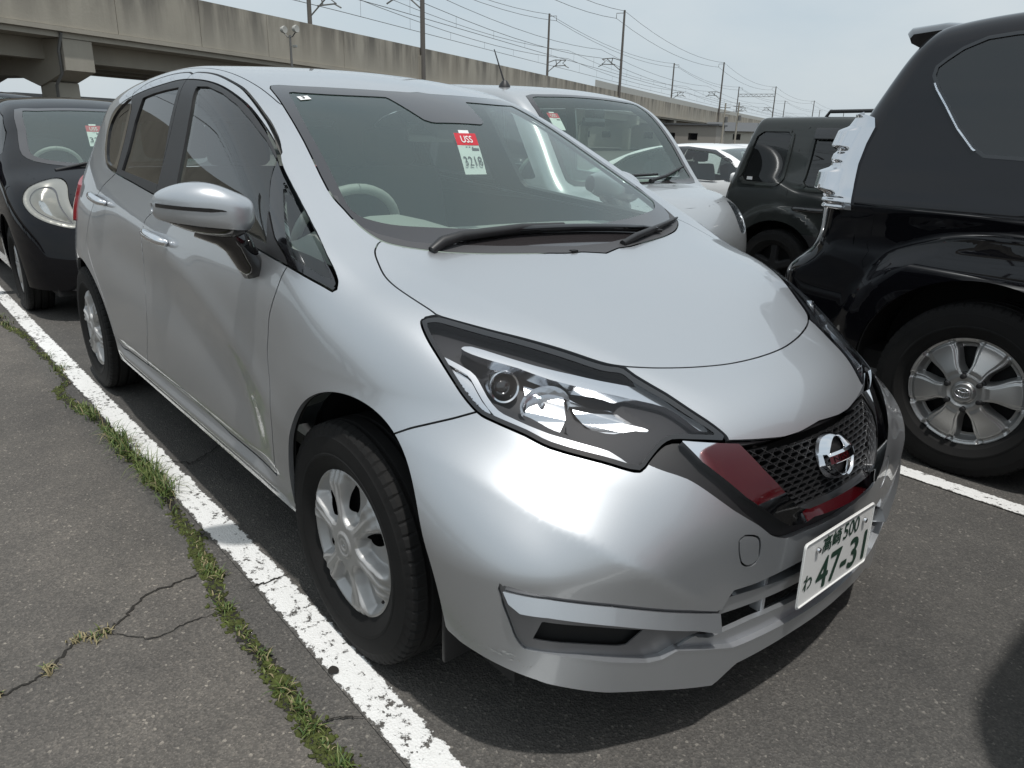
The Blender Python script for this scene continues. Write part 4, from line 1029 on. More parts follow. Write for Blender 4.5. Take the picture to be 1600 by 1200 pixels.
# headlamps: clear lens over a stepped housing with brow, light guide, pods and reflector bowls
for s in (-1, 1):
    L = side(lamp, s)
    hl = emit('headlight', with_rim(offset(clip(L, fld('headlight', L[0])-.003), -.0005), .012), M['clear_lens'], car)
    Ls = subdivide(L, 1, NOTE); d = fld('headlight', Ls[0])
    emit('lamp_seal', with_rim(offset(clip(Ls, .0095-d), .0006), .02), M['gloss_black'], hl)
    B = clip(Ls, d-.001); dB = fld('headlight', B[0]); 
    Vh = B[0]-B[1]*(.010+.020*sstep(.006, .010, dB)+.028*sstep(.034, .046, dB))[:, None]
    emit('lamp_housing', (Vh, B[1], B[2]), M['lamp_black'], hl)
    for key, fx_, fz_ in (('reflector_a', 95, 60), ('reflector_b', 150, 150)):
        p = clip(L, fld(key, L[0], 1)+.02); p = subdivide(p, 3, NOTE); p = clip(p, fld(key, p[0], 1))
        q = (p[0][:, 0]*.7+np.abs(p[0][:, 1])*.7); w_ = .006*np.abs((q*fx_/3) % 2-1)+.005*np.abs((p[0][:, 2]*fz_/2.2) % 2-1)
        emit('reflector_panel', offset(p, -.044-w_), M['faceted'], hl, False)
    for nm, key, off, mt, rm in (('chrome_brow', 'brow', -.009, 'soft_chrome', .03), ('light_guide', 'drl', -.016, 'soft_chrome', .012), ('indicator', 'indicator_pod', -.027, 'lamp_reflector', .004), ('lamp_mask', 'lamp_dark', -.030, 'lamp_black', .02)):
        piece(nm, L, key, off, M[mt], rm, hl, 2, lev=2)

# ---------------------------------------------------------------- hatchback: wheels, mirrors, handles, plate, cabin
def hit(o, d, body=NOTE, tmax=9):
    o = np.array(o, float); d = np.array(d, float); d /= np.linalg.norm(d)
    t = np.linspace(0, tmax, 240); P = o+t[:, None]*d; v = body.f(*P.T); i = int(np.argmax(v < 0))
    if not (v < 0).any(): i = int(np.argmin(v)); return P[i], body.grad(P[i:i+1])[0]
    a, b = t[i-1], t[i]
    for _ in range(30):
        m = (a+b)/2
        if body.f(*(o+m*d)) < 0: b = m
        else: a = m
    p = o+a*d; g = body.grad(p[None])[0]; return p, g/np.linalg.norm(g)

SPK = [radians(a) for a in (106, 46, -14, -74, -134, 166)]
def cap_h(r, t):
    a = np.min([np.abs(adiff(t, s)) for s in SPK], 0)*r
    w = .015+.020*sstep(.10, .185, r)+.018*sstep(.075, .045, r)
    sp = sstep(w+.013, w-.004, a)
    dome = .012-.10*r**2-.010*sstep(.155, .187, r)
    groove = .0035*sstep(.012, .002, np.abs(a-.011))*sstep(.055, .085, r)
    pocket = .034*sstep(.186, .160, r)*(1-sp)*sstep(.050, .075, r)
    hub = .004*sstep(.034, .031, r)-.0025*sstep(.026, .023, r)+.0018*sstep(.020, .018, r)*sstep(.010, .012, r)
    lip = -.004*sstep(.180, .187, r)
    return dome-groove*sp-pocket+hub+lip
def cap_hole(r, t):
    d = np.full_like(r, -1.)
    for s in SPK:
        c = s-radians(20); x = r*np.cos(t)-.118*cos(c); y = r*np.sin(t)-.118*sin(c)
        u = x*cos(c)+y*sin(c); v = -x*sin(c)+y*cos(c)
        d = np.maximum(d, 1-np.sqrt((u/.037)**2+(v/.0165)**2))
    return d
CAP = wheel_face(.187, cap_h, cap_hole)
for x in (0, -2.6):
    for s in (-1, 1):
        w, f = add_wheel(car, (x, s*.744, .302), s, .307, .172, .190, place_mesh(CAP, (0, -.0745, 0)), M['wheel_silver'])
        bmv = tube('valve', [(.140, -.050, -.085), (.150, -.072, -.088)], .004, M['black_plastic'], w, 6)
# wheel wells and underside
wellm = M['dark']
for cx, cz, a, b in ARCH:
    for s in (-1, 1):
        vs_, fs_ = [], []
        n = 20; prof = [(a+.004, b+.004, .785 if cx > -1 else .81), (a+.02, b+.02, .76), (a+.02, b+.02, .50)]
        for k in range(n+1):
            t = -.12+(pi+.24)*k/n
            for (aa, bb, yy) in prof: vs_.append((cx+aa*cos(t), s*yy, max(.16, cz+bb*sin(t))))
        for k in range(n):
            for q in range(2): i = k*3+q; fs_.append((i, i+1, i+4, i+3))
        c0 = len(vs_)
        for k in range(n+1): vs_.append((cx, s*.50, .2))
        for k in range(n): fs_.append((k*3+2, c0+k, c0+k+1, k*3+5))
        pydata('wheel_well', vs_, fs_, wellm, car)
box('underbody', (-1.25, 0, .235), (3.55, 1.46, .09), M['dark'], car)
box('underbody', (.40, 0, .30), (.45, 1.0, .10), M['dark'], car)
box('mud_flap', (.372, -.70, .255), (.012, .20, .15), M['black_plastic'], car, bevel=.004)
box('mud_flap', (.372, .70, .255), (.012, .20, .15), M['black_plastic'], car, bevel=.004)
# dark liner just under the skin so that shut lines stay dark
def cabin_open(V):
    x, y, z = V.T; ay = np.abs(y)
    d = np.maximum(fld('windscreen', V, 1)+.004, fld('dlo', V, 1)+.004); d = np.maximum(d, rearwin(V)+.004)
    d = np.maximum(d, fld('headlight', V, 1)+.01); d = np.maximum(d, fld('v_black', V, 1)+.01)
    return np.maximum(d, fld('intake', V, 1)+.02)
def coarse(Ms, keep): return clip(Ms, keep)
lin = clip(Mb, -cabin_open(Mb[0])); lin = clip(lin, .02+0*lin[0][:, 2]+np.minimum(arch_field(lin[0]), lin[0][:, 2]-.28))
lo = clip(lin, np.maximum(1.0-lin[0][:, 2], lin[0][:, 0]+.20)); hi = clip(lin, -np.maximum(1.0-lin[0][:, 2], lin[0][:, 0]+.20))
emit('inner_panel', offset(lo, -.022), M['dark'], car)
emit('cabin_lining', offset(hi, -.03), M['lining'], car)

# wing mirrors
def mirror_mesh_(s):
    secs = [(-.838, -.405, .030, 1.062, .022), (-.846, -.405, .052, 1.063, .036), (-.88, -.408, .074, 1.060, .056), (-.93, -.422, .082, 1.070, .064), (-.98, -.445, .076, 1.075, .056), (-1.015, -.470, .056, 1.077, .040), (-1.032, -.487, .034, 1.074, .028), (-1.040, -.495, .010, 1.073, .010)]
    q = np.array(secs); k = np.linspace(0, len(q)-1, 29); i = np.arange(len(q))
    sp = [cspline(list(zip(i, q[:, c]))) for c in range(5)]
    nt = 40; th = np.linspace(0, tau, nt, endpoint=False); V = []
    for kk in k:
        y, xc, a, zc, b = [float(f(kk)) for f in sp]
        ca, sa = np.cos(th), np.sin(th)
        e = .72
        x = xc+a*np.sign(ca)*np.abs(ca)**e*np.where(ca < 0, .85, 1.0); z = zc+b*np.sign(sa)*np.abs(sa)**(.68)-.010*(sa > .3)*sstep(-.2, 1, -ca)*0
        z = z+.012*(ca > 0)*0
        V.append(np.stack([x, np.full(nt, y), z], 1))
    V = np.concatenate(V); T = grid_tris(len(k), nt, True); N = vnormals(V, T)
    c = np.array([-.43, -.93, 1.07])
    if ((V-c)*N).sum() < 0: N = -N; T = T[:, ::-1]
    return V, N, T
for s in (-1, 1):
    Ms = mirror_mesh_(s)
    if s > 0: Ms = mirror_mesh(Ms)
    V = Ms[0]; ay = np.abs(V[:, 1])
    before = set(bpy.data.objects)
    zcut = 1.020+.024*(ay-.84)/.2
    top = clip(Ms, np.minimum(V[:, 2]-zcut-.0012, V[:, 0]+.505))
    mo = emit('wing_mirror', with_rim(top, .006), M['silver'], car)
    emit('mirror_base', offset(clip(Ms, np.maximum(zcut-.0012-V[:, 2], 0*zcut-1)), -.001), M['gloss_black'], mo)
    Ms = subdivide(Ms, 2); V = Ms[0]; ay = np.abs(V[:, 1])
    strip = clip(Ms, np.minimum(np.minimum(.0045*np.clip((ay-.90)/.05, 0, 1)-np.abs(V[:, 2]-1.074-.06*(ay-.93)), V[:, 0]+.47), ay-.90))
    emit('indicator_strip', with_rim(offset(strip, .0022), .004), M['gloss_black'], mo)
    gl = clip(Ms, -.506-V[:, 0]); emit('mirror_glass', gl, M['black_plastic'], mo)
    P = [(-.45, s*.955, 1.032), (-.43, s*.90, 1.018), (-.425, s*.868, .985), (-.432, s*.840, .935), (-.436, s*.826, .905)]
    bm = bmesh.new(); add_tube(bm, P, [.030, .040, .036, .034, .030], 14)
    for v in bm.verts: v.co.x = -.43+(v.co.x+.43)*1.25
    link_bm('mirror_stalk', bm, M['gloss_black'], mo, True)
    if s > 0:      # the far mirror is folded back against the door glass
        Rf = Matrix.Translation((-.66, .850, 0)) @ Matrix.Rotation(radians(72), 4, 'Z') @ Matrix.Translation((.43, -.855, 0))
        for o in set(bpy.data.objects)-before: o.data.transform(Rf)

# chrome door handles lying on the skin
for s in (-1, 1):
    for (xa, za, xb, zb, nm) in ((-1.352, .908, -1.135, .894, 'front'), (-2.195, .972, -1.985, .953, 'rear')):
        pts = []
        for k in range(9):
            u = k/8; x = xa+(xb-xa)*u; z = za+(zb-za)*u
            p, g = hit((x, s*1.3, z), (0, -s, 0)); pts.append(p+g*(.006+.030*math.sin(pi*min(1, max(0, u)))**.5))
        bm = bmesh.new(); add_tube(bm, pts, [.010, .014, .016, .016, .016, .016, .016, .015, .011], 12)
        par = [c for c in car.children if c.name.startswith(nm+'_door') and (c.data.vertices[0].co.y*s > 0)][0]
        link_bm('door_handle', bm, M['chrome'], par, True)
        cup = clip(side(MASTER, s), 1-np.hypot((side(MASTER, s)[0][:, 0]-(xa+xb)/2-.02)/.085, (side(MASTER, s)[0][:, 2]-(za+zb)/2+.005)/.040))

# cowl, wipers
def wsurf(x, y, off):
    p, g = hit((x, y, 2.2), (0, 0, -1)); return p+g*off
cowl = clip(ws, fld('cowl_line', ws[0], 0)); emit('cowl', offset(cowl, .0012), M['grey_plastic'], car)
def wiper(path, name, r0):
    w = tube(name, [wsurf(x, y, o) for x, y, o in path], r0, M['black_plastic'], car, 8); return w
a1 = wiper([(-.098, -.50, .004), (-.108, -.46, .016), (-.112, -.40, .020), (-.105, -.20, .022), (-.095, -.05, .022)], 'wiper_arm', [.011, .016, .014, .012, .009])
tube('wiper_blade', [wsurf(-.125+.062*(y+.42)/.75, y, .012) for y in np.linspace(-.40, .36, 14)], [.004]+[.0105]*12+[.005], M['black_plastic'], a1, 6)
tube('wiper_spoiler', [wsurf(-.119+.062*(y+.42)/.75, y, .022) for y in np.linspace(-.30, .33, 10)], [.003]+[.009]*8+[.003], M['gloss_black'], a1, 6)
a2 = wiper([(.0, .11, .004), (-.02, .19, .016), (-.075, .36, .020), (-.13, .50, .018)], 'wiper_arm', [.010, .011, .008, .005])
tube('wiper_blade', [wsurf(-.03-.14*u, .24+.34*u, .010) for u in np.linspace(0, 1, 8)], [.003]+[.007]*6+[.003], M['black_plastic'], a2, 6)
for y in (-.10,): p = wsurf(.012-.13*(y/.6)**2, y, .002); box('cowl_clip', tuple(p), (.016, .022, .006), M['black_plastic'], car, bevel=.002)

# text on a plane: glyph outlines to mesh, one object per line of writing
def text_mesh(s, width=None, height=None, depth=.0006, shear=0):
    c = bpy.data.curves.new('writing', 'FONT'); c.body = s; c.align_x = 'CENTER'; c.align_y = 'CENTER'; c.resolution_u = 4; c.shear = shear
    o = bpy.data.objects.new('writing', c); me = bpy.data.meshes.new_from_object(o)
    co = np.array([v.co[:] for v in me.vertices]); lo, hi = co.min(0), co.max(0); ctr = (lo+hi)/2
    sx = width/(hi[0]-lo[0]) if width else height/(hi[1]-lo[1]); sy = height/(hi[1]-lo[1]) if height else sx
    V = [((v[0]-ctr[0])*sx, (v[1]-ctr[1])*sy, 0) for v in co]; F = [tuple(p.vertices) for p in me.polygons]
    bpy.data.objects.remove(o); bpy.data.curves.remove(c); bpy.data.meshes.remove(me)
    return V, F
def writing(name, s, Mx, pos, mt, parent, width=None, height=None, bold=0):
    """flat lettering at (u,v) on the plane of matrix Mx"""
    V, F = text_mesh(s, width, height)
    if bold:
        V2, F2 = [], []
        for dx, dy, dz in ((0, 0, 0), (bold, 0, .00004), (-bold, 0, .00008), (0, bold, .00012), (0, -bold, .00016)):
            b = len(V2); V2 += [(x+dx, y+dy, dz) for x, y, z in V]; F2 += [tuple(i+b for i in f) for f in F]
        V, F = V2, F2
    V = [Mx @ Vector((x+pos[0], y+pos[1], z+pos[2])) for x, y, z in V]
    return pydata(name, V, F, mt, parent)
# number plate
pm = mat('plate_white', (.74, .74, .72), .35); pg = mat('plate_green', (.012, .045, .028), .4)
PX = Matrix.Translation((.816, 0, .360)) @ Matrix.Rotation(radians(-1), 4, 'Y') @ Matrix(((0, 0, 1, 0), (1, 0, 0, 0), (0, 1, 0, 0), (0, 0, 0, 1)))
def rrect(w, h, r, n=5):
    out = []
    for cx, cy, a0 in ((w/2-r, h/2-r, 0), (-w/2+r, h/2-r, pi/2), (-w/2+r, -h/2+r, pi), (w/2-r, -h/2+r, 1.5*pi)):
        out += [(cx+r*cos(a0+pi/2*k/n), cy+r*sin(a0+pi/2*k/n)) for k in range(n+1)]
    return out
plate = prism('number_plate', rrect(.330, .165, .010), -.0015, .0, pm, car, PX)
bm = bmesh.new(); add_tube(bm, [(x, y, .0012) for x, y in rrect(.323, .158, .009)+[rrect(.323, .158, .009)[0]]], .0022, 6, False)
bmesh.ops.transform(bm, matrix=PX, verts=bm.verts); bmesh.ops.recalc_face_normals(bm, faces=bm.faces); link_bm('raised_edge', bm, pm, plate, True)
writing('plate_number', '47-31', PX, (.030, -.026, .0012), pg, plate, .235, .078, .0022)
writing('plate_region', '高崎', PX, (-.037, .050, .0012), pg, plate, .085, .040, .0008)
writing('plate_class', '500', PX, (.055, .050, .0012), pg, plate, .075, .040, .0006)
writing('plate_kana', 'わ', PX, (-.128, -.024, .0012), pg, plate, .036, .038, .0009)
for u in (-.105, .115):
    bb = lathe('plate_bolt', [(0, .006), (.006, .005), (.007, 0)], M['soft_chrome'], plate, 'x', 12, (.818, u, .410))
# grille mesh: rows of flat hexagonal cells, and the round badge
def nose(y, z, off):
    p, g = hit((1.3, y, z), (-1, 0, 0)); return p+g*off
gv = SKP('grille'); gpoly = np.array([p for p in gv if p[0] > -.05])
gpoly = np.concatenate([gpoly, gpoly[::-1]*np.array([-1, 1])])
bm = bmesh.new(); cw, chh = .0345, .0128
hexn = 0
def gin(y, z): return sdpoly(np.array([[abs(y), z]]), smooth_poly(gv, 2))[0] > -.004
cache = {}
def gp(y, z, off):
    k = (round(y, 4), round(z, 4))
    if k not in cache: cache[k] = hit((1.2, y, z), (-1, 0, 0), tmax=1.2)
    return cache[k][0]+cache[k][1]*off
segs = set()
for r in range(15):
    for c in range(-10, 11):
        yc = (c+.5*(r % 2))*cw*1.0; zc = .495+r*chh*.98
        P = [(yc-cw*.5, zc), (yc-cw*.28, zc+chh*.5), (yc+cw*.28, zc+chh*.5), (yc+cw*.5, zc), (yc+cw*.28, zc-chh*.5), (yc-cw*.28, zc-chh*.5)]
        if abs(yc) > .31: continue
        for a, b in zip(P, P[1:]+P[:1]):
            k = tuple(sorted(((round(a[0], 3), round(a[1], 3)), (round(b[0], 3), round(b[1], 3)))))
            segs.add(k)
pts_ = sorted({q for sg in segs for q in sg}); inside = sdpoly(np.abs(np.array(pts_))*np.array([1, 1]), smooth_poly(gv, 2)) > -.004
P_ = np.array([(float(F_note(np.array(abs(y)), np.array(z))), y, z) for y, z in pts_]); P_, N_ = NOTE.project(P_, 4)
for q, p, g in zip(pts_, P_, N_): cache[(round(q[0], 4), round(q[1], 4))] = (p, g)
okp = dict(zip(pts_, inside))
for a, b in segs:
    if not (okp[a] and okp[b]): continue
    A0, A1, B0, B1 = gp(*a, -.012), gp(*a, -.034), gp(*b, -.012), gp(*b, -.034)
    h = np.array([0, 0, .0016]); s_ = np.array([0, .0014, 0]) if abs(a[1]-b[1]) > .002 else h
    q = [bm.verts.new(v) for v in (A0-s_, A0+s_, B0+s_, B0-s_, A1-s_, A1+s_, B1+s_, B1-s_)]
    for f in ((0, 1, 2, 3), (0, 3, 7, 4), (1, 5, 6, 2), (4, 7, 6, 5), (0, 4, 5, 1), (3, 2, 6, 7)): bm.faces.new([q[i] for i in f])
bmesh.ops.recalc_face_normals(bm, faces=bm.faces)
gm = link_bm('grille_mesh', bm, M['black_plastic'], bo)
gm['kind'] = 'stuff'
bp, bg = hit((1.2, 0, .592), (-1, 0, 0))
BX = Matrix.Translation(Vector(bp)+Vector(bg)*.012) @ Vector(bg).to_track_quat('Z', 'Y').to_matrix().to_4x4() @ Matrix.Rotation(0, 4, 'Z')
_zax = Vector(bg).normalized(); _xax = Vector((0, 1, 0)); _yax = _zax.cross(_xax)
BX = Matrix.Translation(Vector(bp)+Vector(bg)*.010) @ Matrix((( _xax.x, _yax.x, _zax.x, 0), (_xax.y, _yax.y, _zax.y, 0), (_xax.z, _yax.z, _zax.z, 0), (0, 0, 0, 1)))
bm = bmesh.new()
n = 48; ro, ri = .050, .0395
prof = [(ri, .0), (ri+.003, .010), (ri+.0075, .013), (ro-.003, .010), (ro, .0), (ro+.004, -.020)]
rings = [[bm.verts.new((r*cos(tau*k/n), r*1.0*sin(tau*k/n), h)) for k in range(n)] for r, h in prof]
for a, b in zip(rings, rings[1:]):
    for k in range(n): bm.faces.new((a[k], a[(k+1) % n], b[(k+1) % n], b[k]))
bmesh.ops.recalc_face_normals(bm, faces=bm.faces); bmesh.ops.transform(bm, matrix=BX, verts=bm.verts)
badge = link_bm('badge', bm, M['chrome'], bo, True, 50)
bm = bmesh.new(); nseg = 14; rows = []
for k in range(nseg+1):
    u = -.054+.108*k/nseg; hz = .012+.010*(1-(u/.054)**2)
    rows.append([bm.verts.new((u, -.0130, hz-.014)), bm.verts.new((u, -.0125, hz-.002)), bm.verts.new((u, -.0110, hz)), bm.verts.new((u, .0065, hz)), bm.verts.new((u, .0125, hz-.004)), bm.verts.new((u, .0130, hz-.014))])
for a, b in zip(rows, rows[1:]):
    for i in range(5): bm.faces.new((a[i], b[i], b[i+1], a[i+1]))
bm.faces.new(rows[0]); bm.faces.new(rows[-1][::-1])
bmesh.ops.recalc_face_normals(bm, faces=bm.faces); bmesh.ops.transform(bm, matrix=BX, verts=bm.verts); link_bm('badge_bar', bm, M['chrome'], badge, True, 30)
V, F = text_mesh('NISSAN', .088, .0125)
V = [BX @ Vector((x, y-.0025, .0124+.010*(1-(x/.054)**2)+.0004)) for x, y, z in V]; pydata('badge_letters', V, F, M['gloss_black'], badge)
V = [BX @ Vector((x, y, -.006)) for x, y in [(.041*cos(tau*k/32), .041*sin(tau*k/32)) for k in range(32)]]; pydata('badge_backing', V, [tuple(range(32))], M['black_plastic'], badge)

# projector lamp inside each headlight
for s in (-1, 1):
    hl = [c for c in car.children if c.name.startswith('headlight') and c.data.vertices[0].co.y*s > 0][0]
    d = Vector((.93, s*.30, .20)).normalized(); c0 = Vector((.383, s*.638, .772))-d*.048
    for nm, prof, mt in (('projector_ring', [(.0345, -.05), (.0345, .010), (.0325, .014), (.029, .012), (.0275, .0), (.024, -.012), (.023, -.02)], 'lamp_reflector'),
                         ('projector_lens', [(.0235, -.016), (.022, -.006), (.017, .003), (.010, .008), (.0, .010)], 'gloss_black')):
        o = lathe(nm, prof, M[mt], hl, 'z', 40)
        me = o.data; me.transform(d.to_track_quat('Z', 'Y').to_matrix().to_4x4()); me.transform(Matrix.Translation(c0))
        me.update()
    for (cx, cy, cz, R_, aim, nb) in ((.455, .580, .742, .048, (.88, .20, .22), 22),):
        dv_ = Vector((aim[0], s*aim[1], aim[2])).normalized(); o = lathe('reflector_bowl', [(.004, -.034), (.016, -.032), (.030, -.023), (R_*.86, -.010), (R_, .004)], M['faceted'], hl, 'z', nb, angle=12)
        o.data.transform(Matrix.Diagonal((1.25, .85, 1, 1))); o.data.transform(dv_.to_track_quat('Z', 'Y').to_matrix().to_4x4()); o.data.transform(Matrix.Translation(Vector((cx, s*cy, cz))-dv_*.046))
        o2 = lathe('bulb', [(0, .012), (.005, .009), (.006, 0), (.005, -.018)], M['soft_chrome'], hl, 'z', 12); o2.data.transform(dv_.to_track_quat('Z', 'Y').to_matrix().to_4x4()); o2.data.transform(Matrix.Translation(Vector((cx, s*cy, cz))-dv_*.060))

# cabin
bm = bmesh.new()
prof = [(-.16, .935), (-.40, .955), (-.60, .965), (-.70, .945), (-.74, .90), (-.74, .70), (-.60, .45)]
for sy in (-1, 1): pass
ys = np.linspace(-.68, .68, 15)
rows = []
for y in ys:
    hood = .055*math.exp(-((y+.36)/.19)**4)
    rows.append([bm.verts.new((x+.02*(1-abs(y)/.7)-(.06*abs(y)**2 if x > -.3 else 0), y, z+(hood if -.72 < x < -.45 else hood*.25 if x > -.45 and x < -.3 else 0)-.015*(y/.68)**2)) for x, z in prof])
for a, b in zip(rows, rows[1:]):
    for i in range(len(prof)-1): bm.faces.new((a[i], a[i+1], b[i+1], b[i]))
bmesh.ops.recalc_face_normals(bm, faces=bm.faces); dash = link_bm('dashboard', bm, M['dash'], car, True)
for k in range(34): box('defroster_vent', (-.235+.03*0, -.05+.017*k, .9575), (.045, .006, .003), M['dark'], dash) if k < 0 else None
bm = bmesh.new()
for k in range(44): add_box(bm, (-.25, -.02+.0125*k, .9535-.012*((-.02+.0125*k)/.68)**2), (.03, .006, .004))
v_ = link_bm('defroster_vents', bm, M['dark'], dash); v_['kind'] = 'stuff'
def ring(name, R, r, Mx, mt, parent, n=40):
    bm = bmesh.new(); add_tube(bm, [(R*cos(tau*k/n), R*sin(tau*k/n), 0) for k in range(n+1)], r, 10, False)
    bmesh.ops.transform(bm, matrix=Mx, verts=bm.verts); bmesh.ops.recalc_face_normals(bm, faces=bm.faces); return link_bm(name, bm, mt, parent, True)
SW = Matrix.Translation((-.80, -.36, .925)) @ Matrix.Rotation(radians(-62), 4, 'Y')
sw = ring('steering_wheel', .185, .016, SW, M['dash'], car)
bm = bmesh.new(); add_box(bm, (0, 0, -.01), (.13, .15, .05), bevel=.02); add_box(bm, (0, .11, -.01), (.05, .15, .02), bevel=.006); add_box(bm, (0, -.11, -.01), (.05, .15, .02), bevel=.006); add_box(bm, (-.10, 0, -.01), (.14, .04, .02), bevel=.006)
bmesh.ops.transform(bm, matrix=SW, verts=bm.verts); link_bm('wheel_hub', bm, M['cabin'], sw)
def seat(x, y, w, back=.62):
    so = box('seat', (x, y, .50), (.50, w, .20), M['seat'], car, bevel=.06, seg=3)
    box('seat_back', (x-.30, y, .50+back/2), (.16, w*.94, back), M['seat'], so, Matrix.Rotation(radians(-14), 3, 'Y'), .06, 3)
    box('headrest', (x-.40, y, 1.20), (.10, w*.5, .17), M['seat'], so, Matrix.Rotation(radians(-8), 3, 'Y'), .045, 3)
for y in (-.36, .36): seat(-1.30, y, .50)
for y in (-.36, .36): seat(-2.10, y, .60, .58)
box('cabin_floor', (-1.4, 0, .36), (2.6, 1.36, .04), M['cabin'], car)
box('rear_view_mirror', (-.80, .0, 1.265), (.03, .235, .065), M['gloss_black'], car, Matrix.Rotation(radians(12), 3, 'Y'), .012)
box('sensor_box', (-.755, .0, 1.288), (.13, .12, .04), M['black_plastic'], car, Matrix.Rotation(radians(25), 3, 'Y'), .012)

# inspection sticker high on the windscreen, scuffed paint on the bumper corner
sp_, sg_ = hit((-.882, -.445, 2.0), (0, 0, -1)); sg_ = Vector(sg_); sx_ = Vector((0, 1, 0)); sx_ = (sx_-sg_*sx_.dot(sg_)).normalized(); sy_ = sg_.cross(sx_)
SX = Matrix.Translation(Vector(sp_)+sg_*.0006) @ Matrix(((sx_.x, sy_.x, sg_.x, 0), (sx_.y, sy_.y, sg_.y, 0), (sx_.z, sy_.z, sg_.z, 0), (0, 0, 0, 1)))
stk = pydata('inspection_sticker', [SX @ Vector(q) for q in ((-.018, -.015, 0), (.018, -.015, 0), (.018, .015, 0), (-.018, .015, 0))], [(0, 1, 2, 3)], M['white_paint'], scr)
writing('sticker_number', '3', SX, (-.002, .002, .0008), M['black_plastic'], scr, None, .017, .0008)
scuffm = mat('scuffed_primer', (.42, .42, .41), .8)
for k_, nn in (('scuff_a', 26.), ('scuff_b', 22.)):
    p = clip(side(bump, -1), fld(k_, side(bump, -1)[0])+.012); p = subdivide(p, 3, NOTE)
    V = p[0]; nz = sum(np.sin(V[:, 0]*f1+ph)*np.sin(V[:, 1]*f2+ph*2)*np.sin(V[:, 2]*f3+ph*3) for f1, f2, f3, ph in ((310, 270, 350, 1), (520, 610, 480, 2), (760, 690, 830, .5)))
    p = clip(p, fld(k_, V)*25+.30*nz-.36)
    if len(p[2]): emit('paint_scuff', offset(p, .0006), scuffm, bo)

# ---------------------------------------------------------------- the other cars, on the same engine
def seam_field(V, segs):
    """distance to open seam polylines, each (chart, points)"""
    d = np.full(len(V), 9.)
    for ch, pts in segs:
        P = chart(ch, V); p = np.array(pts, float)
        for a, b in zip(p, p[1:]):
            e = b-a; w = P-a; t = np.clip((w@e)/max(e@e, 1e-12), 0, 1); q = np.hypot(*(w-t[:, None]*e).T)
            if ch == 'S': q = np.where(np.abs(V[:, 1]) > .35, q, 9)
            if ch == 'T': q = np.where(V[:, 2] > .6, q, 9)
            if ch == 'F': q = np.where(V[:, 0] > 0, q, 9)
            d = np.minimum(d, q)
    return d
def gfield(ch, pts, V, n=3, sgn=0):
    d = sdpoly(chart(ch, V), smooth_poly(pts, n) if n else pts); x, y, z = V.T
    lim = {'S': np.abs(y)-.35, 'T': z-.6, 'F': x, 'O': x, 'B': -x}[ch if ch in 'STFO' else 'B']
    return np.minimum(d, lim*3)
def build_car(root, body, spec):
    Ms = body.mesh(); V = Ms[0]; x, y, z = V.T
    arch = np.full(len(V), 9.)
    for cx, cz, a, b in spec['arches']: arch = np.minimum(arch, np.where(np.abs(y) > .4, (np.hypot((x-cx)/a, (z-cz)/b)-1)*min(a, b), 9))
    Ms = clip(Ms, np.minimum(z-spec['bottom'], arch)); base = Ms
    parts = {}
    for nm, ch, pts, mt, off, n, both in spec['cuts']:
        d = gfield(ch, pts, Ms[0], n); p, Ms = clip(Ms, d-.002), clip(Ms, -d-.002)
        parts[nm] = p
        for s in ((-1, 1) if both else (0,)):
            q = side(p, s) if s else p
            if len(q[2]): emit(nm, with_rim(offset(q, off), .02), mt, root)
    if spec.get('lower'):
        zl, mt = spec['lower']; L = clip(Ms, zl(Ms[0])-Ms[0][:, 2]); Ms = clip(Ms, Ms[0][:, 2]-zl(Ms[0])); emit('lower_cladding', with_rim(offset(L, .006), .02), mt, root)
    sf = seam_field(Ms[0], spec.get('seams', [])); shell = clip(Ms, sf-.0025)
    emit('body', with_rim(shell, .015), spec['paint'], root)
    lin = base
    hole = np.full(len(lin[0]), -9.)
    for nm, ch, pts, mt, off, n, both in spec['cuts']: hole = np.maximum(hole, gfield(ch, pts, lin[0], n)+.004)
    emit('inner_shell', offset(clip(lin, -hole), -.03), M['cabin'], root)
    for cx, cz, a, b in spec['arches']:
        for s in (-1, 1):
            vs_, fs_ = [], []; n = 16
            for k in range(n+1):
                t = -.15+(pi+.3)*k/n
                for yy in (spec['hw']-.07, spec['hw']-.36): vs_.append((cx+(a+.02)*cos(t), s*yy, max(.14, cz+(b+.02)*sin(t))))
            for k in range(n): fs_.append((2*k, 2*k+1, 2*k+3, 2*k+2))
            fs_.append(tuple(range(1, 2*n+3, 2)))
            pydata('wheel_well', vs_, fs_, M['dark'], root)
    X0, X1 = spec['floor']; box('underbody', ((X0+X1)/2, 0, spec['bottom']-.0), (X1-X0, 2*spec['hw']-.30, .08), M['dark'], root)
    for (wx, R, Wd, rim, face, fm, nm, hi) in spec['wheels']:
        for s in (-1, 1): add_wheel(root, (wx, s*(spec['hw']-Wd/2-.012), R-.005), s, R, Wd, rim, place_mesh(face, (0, -Wd*.34, 0)), fm, nm, hi=hi)
    return parts
def simple_cabin(root, xs, w, z, wheel=None):
    for xx in xs:
        for yy in ((-w, w)):
            so = box('seat', (xx, yy, z+.35), (.16, .44, .70), M['seat'], root, Matrix.Rotation(radians(-14), 3, 'Y'), .06, 2)
            box('headrest', (xx-.10, yy, z+.80), (.10, .25, .17), M['seat'], so, None, .04, 2)
def steering(root, x, y, z):
    return ring('steering_wheel', .18, .015, Matrix.Translation((x, y, z)) @ Matrix.Rotation(radians(-62), 4, 'Y'), M['dash'], root, 28)
